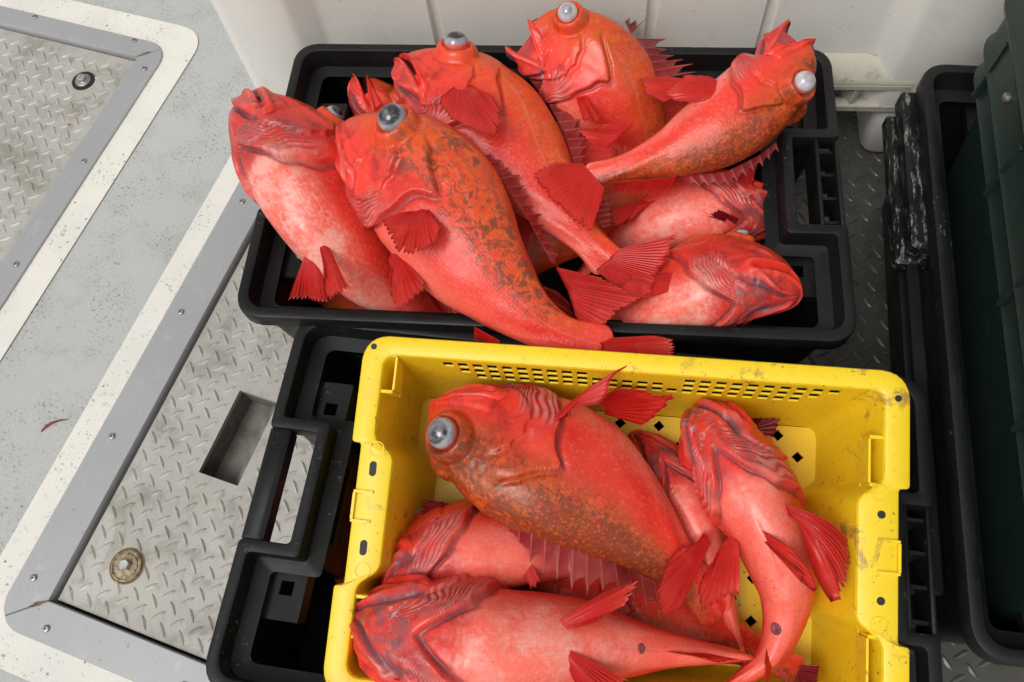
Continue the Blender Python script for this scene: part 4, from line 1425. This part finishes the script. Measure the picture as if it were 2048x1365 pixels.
Fish('four', [(1058, 46, .318), (1142, 112, .305), (1208, 172, .285), (1252, 236, .25), (1290, 310, .21), (1330, 410, .17)], [4, 4], depth=.43, girth=1.08, jaw=52, ex=.17, seed=4, mott=.15, dusk=.6, eye='cloudy').build('rockfish', 'gaping rockfish with a clouded white eye leaning on the tote back rim', G1)
Fish('seven', [(1598, 588, .262), (1500, 562, .255), (1400, 568, .24), (1300, 600, .215), (1200, 640, .17), (1110, 680, .12)], [-118], depth=.43, girth=1.15, head=1.12, eyescale=.6, seed=7, pale=1.0, mott=.1, jaw=5).build('rockfish', 'rockfish lying throat-up at the front right corner of the black tote', G1)
Fish('one', [(498, 200, .285), (585, 300, .285), (668, 430, .262), (750, 550, .225), (850, 640, .18), (950, 700, .13)], [-46, -50, -56], depth=.36, girth=1.05, seed=1, pale=1.25, mott=.05, jaw=6, eyescale=.65).build('rockfish', 'pale-bellied rockfish at the left with its snout over the tote rim', G1)
Fish('three', [(800, 122, .310), (895, 185, .300), (985, 262, .285), (1055, 345, .275), (1125, 430, .27), (1212, 522, .268)], [-32, -14, -10], depth=.385, girth=1.05, seed=3, mott=.35, pale=.2, jaw=5, ex=.165).build('rockfish', 'orange-sided rockfish in the middle of the heap, eye at the very top of its head', G1)
Fish('five', [(1622, 92, .345), (1535, 175, .335), (1450, 248, .320), (1355, 298, .305), (1265, 328, .298), (1186, 350, .293)], [16, 10], depth=.325, girth=.98, jaw=48, seed=5, mott=.3, dusk=.95, eye='cloudy').build('rockfish', 'slim rockfish with raised gaping mouth at the tote back right corner', G1)
Fish('two', [(694, 248, .318), (770, 320, .320), (860, 395, .318), (950, 525, .305), (1040, 622, .292), (1115, 668, .285), (1200, 692, .281)], [12, 3], ex=.205, depth=.365, girth=1.0, seed=2, mott=1.25, back=1.0, pale=.15, jaw=4).build('rockfish', 'dark-mottled orange rockfish on top, its tail hanging over the front rim', G1)
# ---- yellow crate
Fish('fill', [(1040, 1150, .135), (1170, 1195, .14), (1310, 1240, .14), (1450, 1275, .135), (1590, 1340, .13)], [165], depth=.36, seed=21, dusk=1.2, mott=.3, eyescale=.7).build('rockfish', 'brown-backed rockfish on the crate floor between the three upper fish', G2)
Fish('under', [(1265, 865, .15), (1330, 960, .15), (1400, 1090, .145), (1450, 1220, .14), (1490, 1330, .135)], [-105], depth=.36, seed=14, dusk=.9, mott=.3).build('rockfish', 'rockfish squeezed underneath the belly-up fish at the crate right side', G2)
Fish('y4', [(765, 1180, .175), (880, 1118, .19), (1000, 1090, .185), (1130, 1110, .165), (1290, 1170, .15)], [-74], depth=.46, girth=1.3, head=1.1, eyescale=.75, seed=15, pale=.3, mott=.1).build('rockfish', 'half-hidden rockfish with ridged gill folds above the bottom left fish', G2)
Fish('y3', [(704, 1228, .225), (850, 1272, .228), (1000, 1292, .222), (1150, 1286, .212), (1310, 1298, .200), (1480, 1312, .19)], [-90, -86], depth=.40, girth=1.22, head=1.12, seed=16, pale=.55, mott=.0, back=.3).build('rockfish', 'rockfish on its back with wide jaw at the crate bottom left', G2)
Fish('y1', [(860, 815, .245), (955, 862, .250), (1068, 922, .245), (1180, 985, .235), (1290, 1065, .215), (1372, 1145, .19), (1430, 1215, .17)], [152, 164, 168], ex=.125, eyescale=1.08, depth=.40, girth=1.05, belly=1.08, seed=17, mott=.30, dusk=1.1, back=1.0, pale=.25, eye='eye').build('rockfish', 'large swollen orange and brown rockfish with bulging eye in the crate', G2)
Fish('y2', [(1392, 812, .215), (1440, 885, .235), (1500, 985, .235), (1550, 1090, .225), (1572, 1200, .205), (1540, 1310, .195), (1440, 1385, .185)], [-80, -92], depth=.36, girth=1.02, head=1.15, eyescale=.55, seed=18, pale=.35, mott=.0, back=.4).build('rockfish', 'pink-bellied rockfish on its back curling down the crate right side', G2)
# ---- one more in the tote below the crate
Fish('below', [(800, 900, .055), (760, 1000, .055), (730, 1100, .055), (740, 1200, .05), (780, 1300, .05)], [180], depth=.4, seed=19, dusk=.6).build('rockfish', 'shadowed rockfish in the lower tote, left of the yellow crate')

# ---- fins
f = fin
f('two', 'pectoral_fin', [(835, 424), (845, 412), (858, 420)], [(762, 447), (775, 474), (793, 502), (812, 509), (843, 503), (871, 487), (885, 460), (876, 436)], 15, lift=.012, bow=.006)
f('two', 'pelvic_fin', [(783, 508), (792, 503), (800, 512)], [(777, 545), (783, 592), (798, 628), (820, 612), (846, 590), (850, 568)], 8, lift=.004, bow=.004)
f('two', 'dorsal_fin', [(955, 312), (1000, 352), (1050, 425), (1092, 500), (1105, 525)], [(985, 316), (1030, 342), (1062, 385), (1087, 432), (1106, 485), (1116, 535)], 13, 'fin_dusky', .34, zt=.305, sharp=True)
f('two', 'soft_dorsal_fin', [(1112, 535), (1135, 580), (1152, 630)], [(1205, 555), (1282, 602), (1245, 618), (1210, 650), (1165, 654)], 13, 'fin', .05, zt=.292)
f('two', 'tail_fin', [(1192, 676), (1204, 692), (1200, 708)], [(1300, 676), (1348, 680), (1352, 706), (1340, 730)], 14, 'fin', .05, zt=.285, zb=.287)
f('two', 'anal_fin', [(948, 655), (1000, 684)], [(950, 678), (985, 705)], 6, 'fin', .15, zt=.27)
f('one', 'pelvic_fin', [(612, 505), (622, 498), (632, 505)], [(580, 598), (616, 602), (662, 602)], 8, zt=.245, bow=.004)
f('one', 'pelvic_fin', [(640, 490), (648, 484), (656, 492)], [(645, 560), (652, 590), (666, 602), (689, 596), (699, 577)], 8, lift=.012, bow=.004)
f('three', 'pectoral_fin', [(912, 172), (925, 164), (940, 170)], [(884, 192), (882, 206), (902, 238), (930, 260), (961, 277), (992, 282), (1001, 254), (998, 222), (975, 188)], 17, lift=.010, bow=.004)
f('three', 'dorsal_fin', [(1052, 150), (1095, 205), (1128, 265), (1150, 335)], [(1092, 150), (1140, 190), (1166, 235), (1180, 280), (1172, 328)], 12, 'fin_dusky', .36, zt=.275, sharp=True)
f('three', 'soft_dorsal_fin', [(1155, 340), (1185, 400), (1205, 455)], [(1182, 345), (1215, 400), (1225, 450)], 8, 'fin_dusky', .2, zt=.265)
f('three', 'tail_fin', [(1232, 500), (1215, 522), (1192, 540)], [(1352, 472), (1338, 510), (1316, 545), (1306, 590), (1262, 606)], 17, 'fin', .05, zt=[.285, .288, .285, .275], zb=.274)
f('four', 'dorsal_fin', [(1249, 44), (1262, 68)], [(1264, 33), (1296, 34)], 3, 'fin_dusky', .7, zt=.30, sharp=True)
f('four', 'dorsal_fin', [(1268, 78), (1283, 112), (1298, 160)], [(1334, 80), (1360, 104), (1382, 122), (1388, 150)], 6, 'fin_dusky', .38, zt=.285, sharp=True)
f('four', 'pectoral_fin', [(1150, 190), (1165, 182)], [(1168, 236), (1190, 252), (1200, 240)], 7, 'fin', .1, lift=.01)
f('five', 'pectoral_fin', [(1440, 168), (1447, 182), (1436, 196)], [(1405, 150), (1368, 150), (1326, 190), (1340, 202), (1380, 206), (1410, 203)], 13, 'fin', .05, zt=.345, bow=.004)
f('five', 'pelvic_fin', [(1385, 160), (1370, 188)], [(1330, 150), (1277, 157), (1287, 190), (1326, 205)], 8, 'fin', .05, zt=.315)
f('five', 'anal_fin', [(1265, 250), (1238, 275), (1216, 295)], [(1205, 250), (1152, 260), (1168, 275), (1192, 293)], 9, 'fin', .06, zt=.30)
f('five', 'tail_fin', [(1166, 328), (1185, 350), (1208, 376)], [(1108, 327), (1064, 350), (1092, 390), (1133, 426), (1180, 464), (1204, 405)], 17, 'fin', .05, zt=.303, zb=.299)
f('five', 'soft_dorsal_fin', [(1228, 366), (1290, 362), (1352, 354)], [(1226, 384), (1267, 388), (1306, 392), (1335, 384)], 12, 'fin', .10, zt=.285)
f('five', 'dorsal_fin', [(1360, 352), (1450, 345), (1520, 310), (1552, 285)], [(1385, 378), (1460, 380), (1528, 332), (1556, 308)], 11, 'fin_dusky', .45, zt=.28, sharp=True)
f('six', 'anal_fin', [(1290, 400), (1305, 392), (1325, 398)], [(1218, 420), (1226, 456), (1248, 450), (1272, 415)], 9, 'fin', .1, zt=.235)
f('six', 'pectoral_fin', [(1480, 425), (1492, 420), (1500, 425)], [(1476, 330), (1516, 318), (1504, 360), (1508, 400)], 9, 'fin', .1, zt=.245)
f('six', 'pelvic_fin', [(1462, 448), (1470, 452)], [(1415, 432), (1432, 422), (1452, 424), (1478, 436)], 7, 'fin_deep', .1, zt=.26)
f('six', 'dorsal_fin', [(1500, 385), (1515, 470)], [(1520, 390), (1542, 420), (1540, 470)], 6, 'fin_dusky', .4, zt=.19, sharp=True)
f('seven', 'pectoral_fin', [(1355, 545), (1350, 580)], [(1270, 540), (1235, 580), (1250, 605)], 10, 'fin', .06, lift=.0)
f('y1', 'pectoral_fin', [(1098, 838), (1106, 846), (1112, 836)], [(1258, 722), (1264, 720), (1240, 752), (1190, 812)], 9, 'fin', .06, zt=.325, bow=.006)
f('y1', 'pelvic_fin', [(1196, 800), (1205, 815), (1210, 830)], [(1229, 788), (1297, 782), (1354, 791), (1332, 818), (1280, 842)], 10, 'fin', .05, zt=.29)
f('y1', 'dorsal_fin', [(985, 1015), (1060, 1055), (1140, 1092), (1240, 1130), (1310, 1165)], [(1000, 1060), (1050, 1130), (1089, 1158), (1126, 1180), (1168, 1193), (1212, 1200), (1262, 1204), (1318, 1250)], 13, 'fin_dusky', .40, zt=.235, sharp=True)
f('y4', 'pelvic_fin', [(1008, 1050), (1020, 1046), (1032, 1056)], [(1020, 1100), (1050, 1160), (1064, 1182), (1082, 1168)], 7, 'fin', .06, zt=.235)
f('y4', 'pectoral_fin', [(960, 1018), (955, 1032), (950, 1045)], [(850, 1002), (838, 1035), (840, 1065), (870, 1076)], 12, 'fin_deep', .08, zt=.185)
f('y3', 'pelvic_fin', [(1112, 1246), (1116, 1256), (1126, 1262)], [(1215, 1180), (1278, 1163), (1282, 1166), (1250, 1210), (1195, 1244)], 9, 'fin', .04, zt=.285, bow=.006)
f('y3', 'pelvic_fin', [(1118, 1288), (1122, 1300), (1128, 1310)], [(1258, 1362), (1220, 1395), (1160, 1375)], 9, 'fin', .04, zt=.26, bow=.006)
f('y3', 'anal_fin', [(1320, 1300), (1400, 1304)], [(1400, 1318), (1478, 1322)], 5, 'fin', .05, lift=.008)
f('y2', 'pectoral_fin', [(1408, 1066), (1420, 1070), (1424, 1082)], [(1366, 1100), (1332, 1130), (1304, 1188), (1320, 1246), (1362, 1217)], 15, 'fin', .08, zt=.225, bow=.006)
f('y2', 'pelvic_fin', [(1452, 1076), (1463, 1070), (1478, 1076)], [(1419, 1130), (1397, 1188), (1400, 1232), (1453, 1198), (1479, 1188)], 9, 'fin', .05, lift=.012, bow=.004)
f('y2', 'pelvic_fin', [(1506, 1050), (1512, 1062), (1518, 1074)], [(1590, 1098), (1616, 1136), (1638, 1184), (1606, 1160), (1578, 1130)], 7, 'fin', .03, zt=.305)
f('y2', 'pectoral_fin', [(1562, 1006), (1570, 1012), (1572, 1024)], [(1690, 1085), (1692, 1125), (1682, 1170), (1670, 1208), (1655, 1140), (1640, 1090)], 15, 'fin', .05, zt=.265, bow=.022)
f('y2', 'anal_fin', [(1535, 1290), (1545, 1330)], [(1528, 1330), (1535, 1372)], 5, 'fin', .1, lift=.01)
f('under', 'tail_fin', [(1500, 850), (1490, 870)], [(1487, 834), (1562, 838), (1545, 882), (1520, 872)], 9, 'fin_deep', .08, zt=.20, zb=.19)
f('under', 'pelvic_fin', [(1600, 1330), (1590, 1360)], [(1640, 1330), (1635, 1380)], 6, 'fin_deep', .08, zt=.16, zb=.15)
f('below', 'dorsal_fin', [(712, 1010), (690, 1120)], [(672, 1060), (650, 1110), (652, 1170)], 8, 'fin_deep', .4, zt=.09, zb=.075, sharp=True)


def vent(fish, px, py, r):
    """the small dark ring of the vent on an upturned belly"""
    F = bodies[fish]
    h = F.tree.ray_cast(Vector(CAM_LOC), Vector(ray(px, py)).normalized())
    if h[0] is None: return
    c = np.array(h[0]); u = np.array(h[1])
    if u @ (CAM_LOC - c) < 0: u = -u
    t_ = np.cross(u, [0, 1, 0]); t_ /= np.linalg.norm(t_); w_ = np.cross(u, t_)
    a = np.arange(20) * 2 * math.pi / 20
    rg = lambda rr2, q: c + q * u + rr2 * (np.cos(a)[:, None] * t_ + np.sin(a)[:, None] * w_ * 1.15) - F.origin
    m = MB(); m.loft([rg(r * 1.3, -.002), rg(r, .0012), rg(r * .75, .0016), rg(r * .4, .0004)], cap1=True)
    m.build('vent', M['vent'], F.root, 180)


vent('y2', 1551, 1258, .0052)
vent('y3', 1282, 1298, .0042)
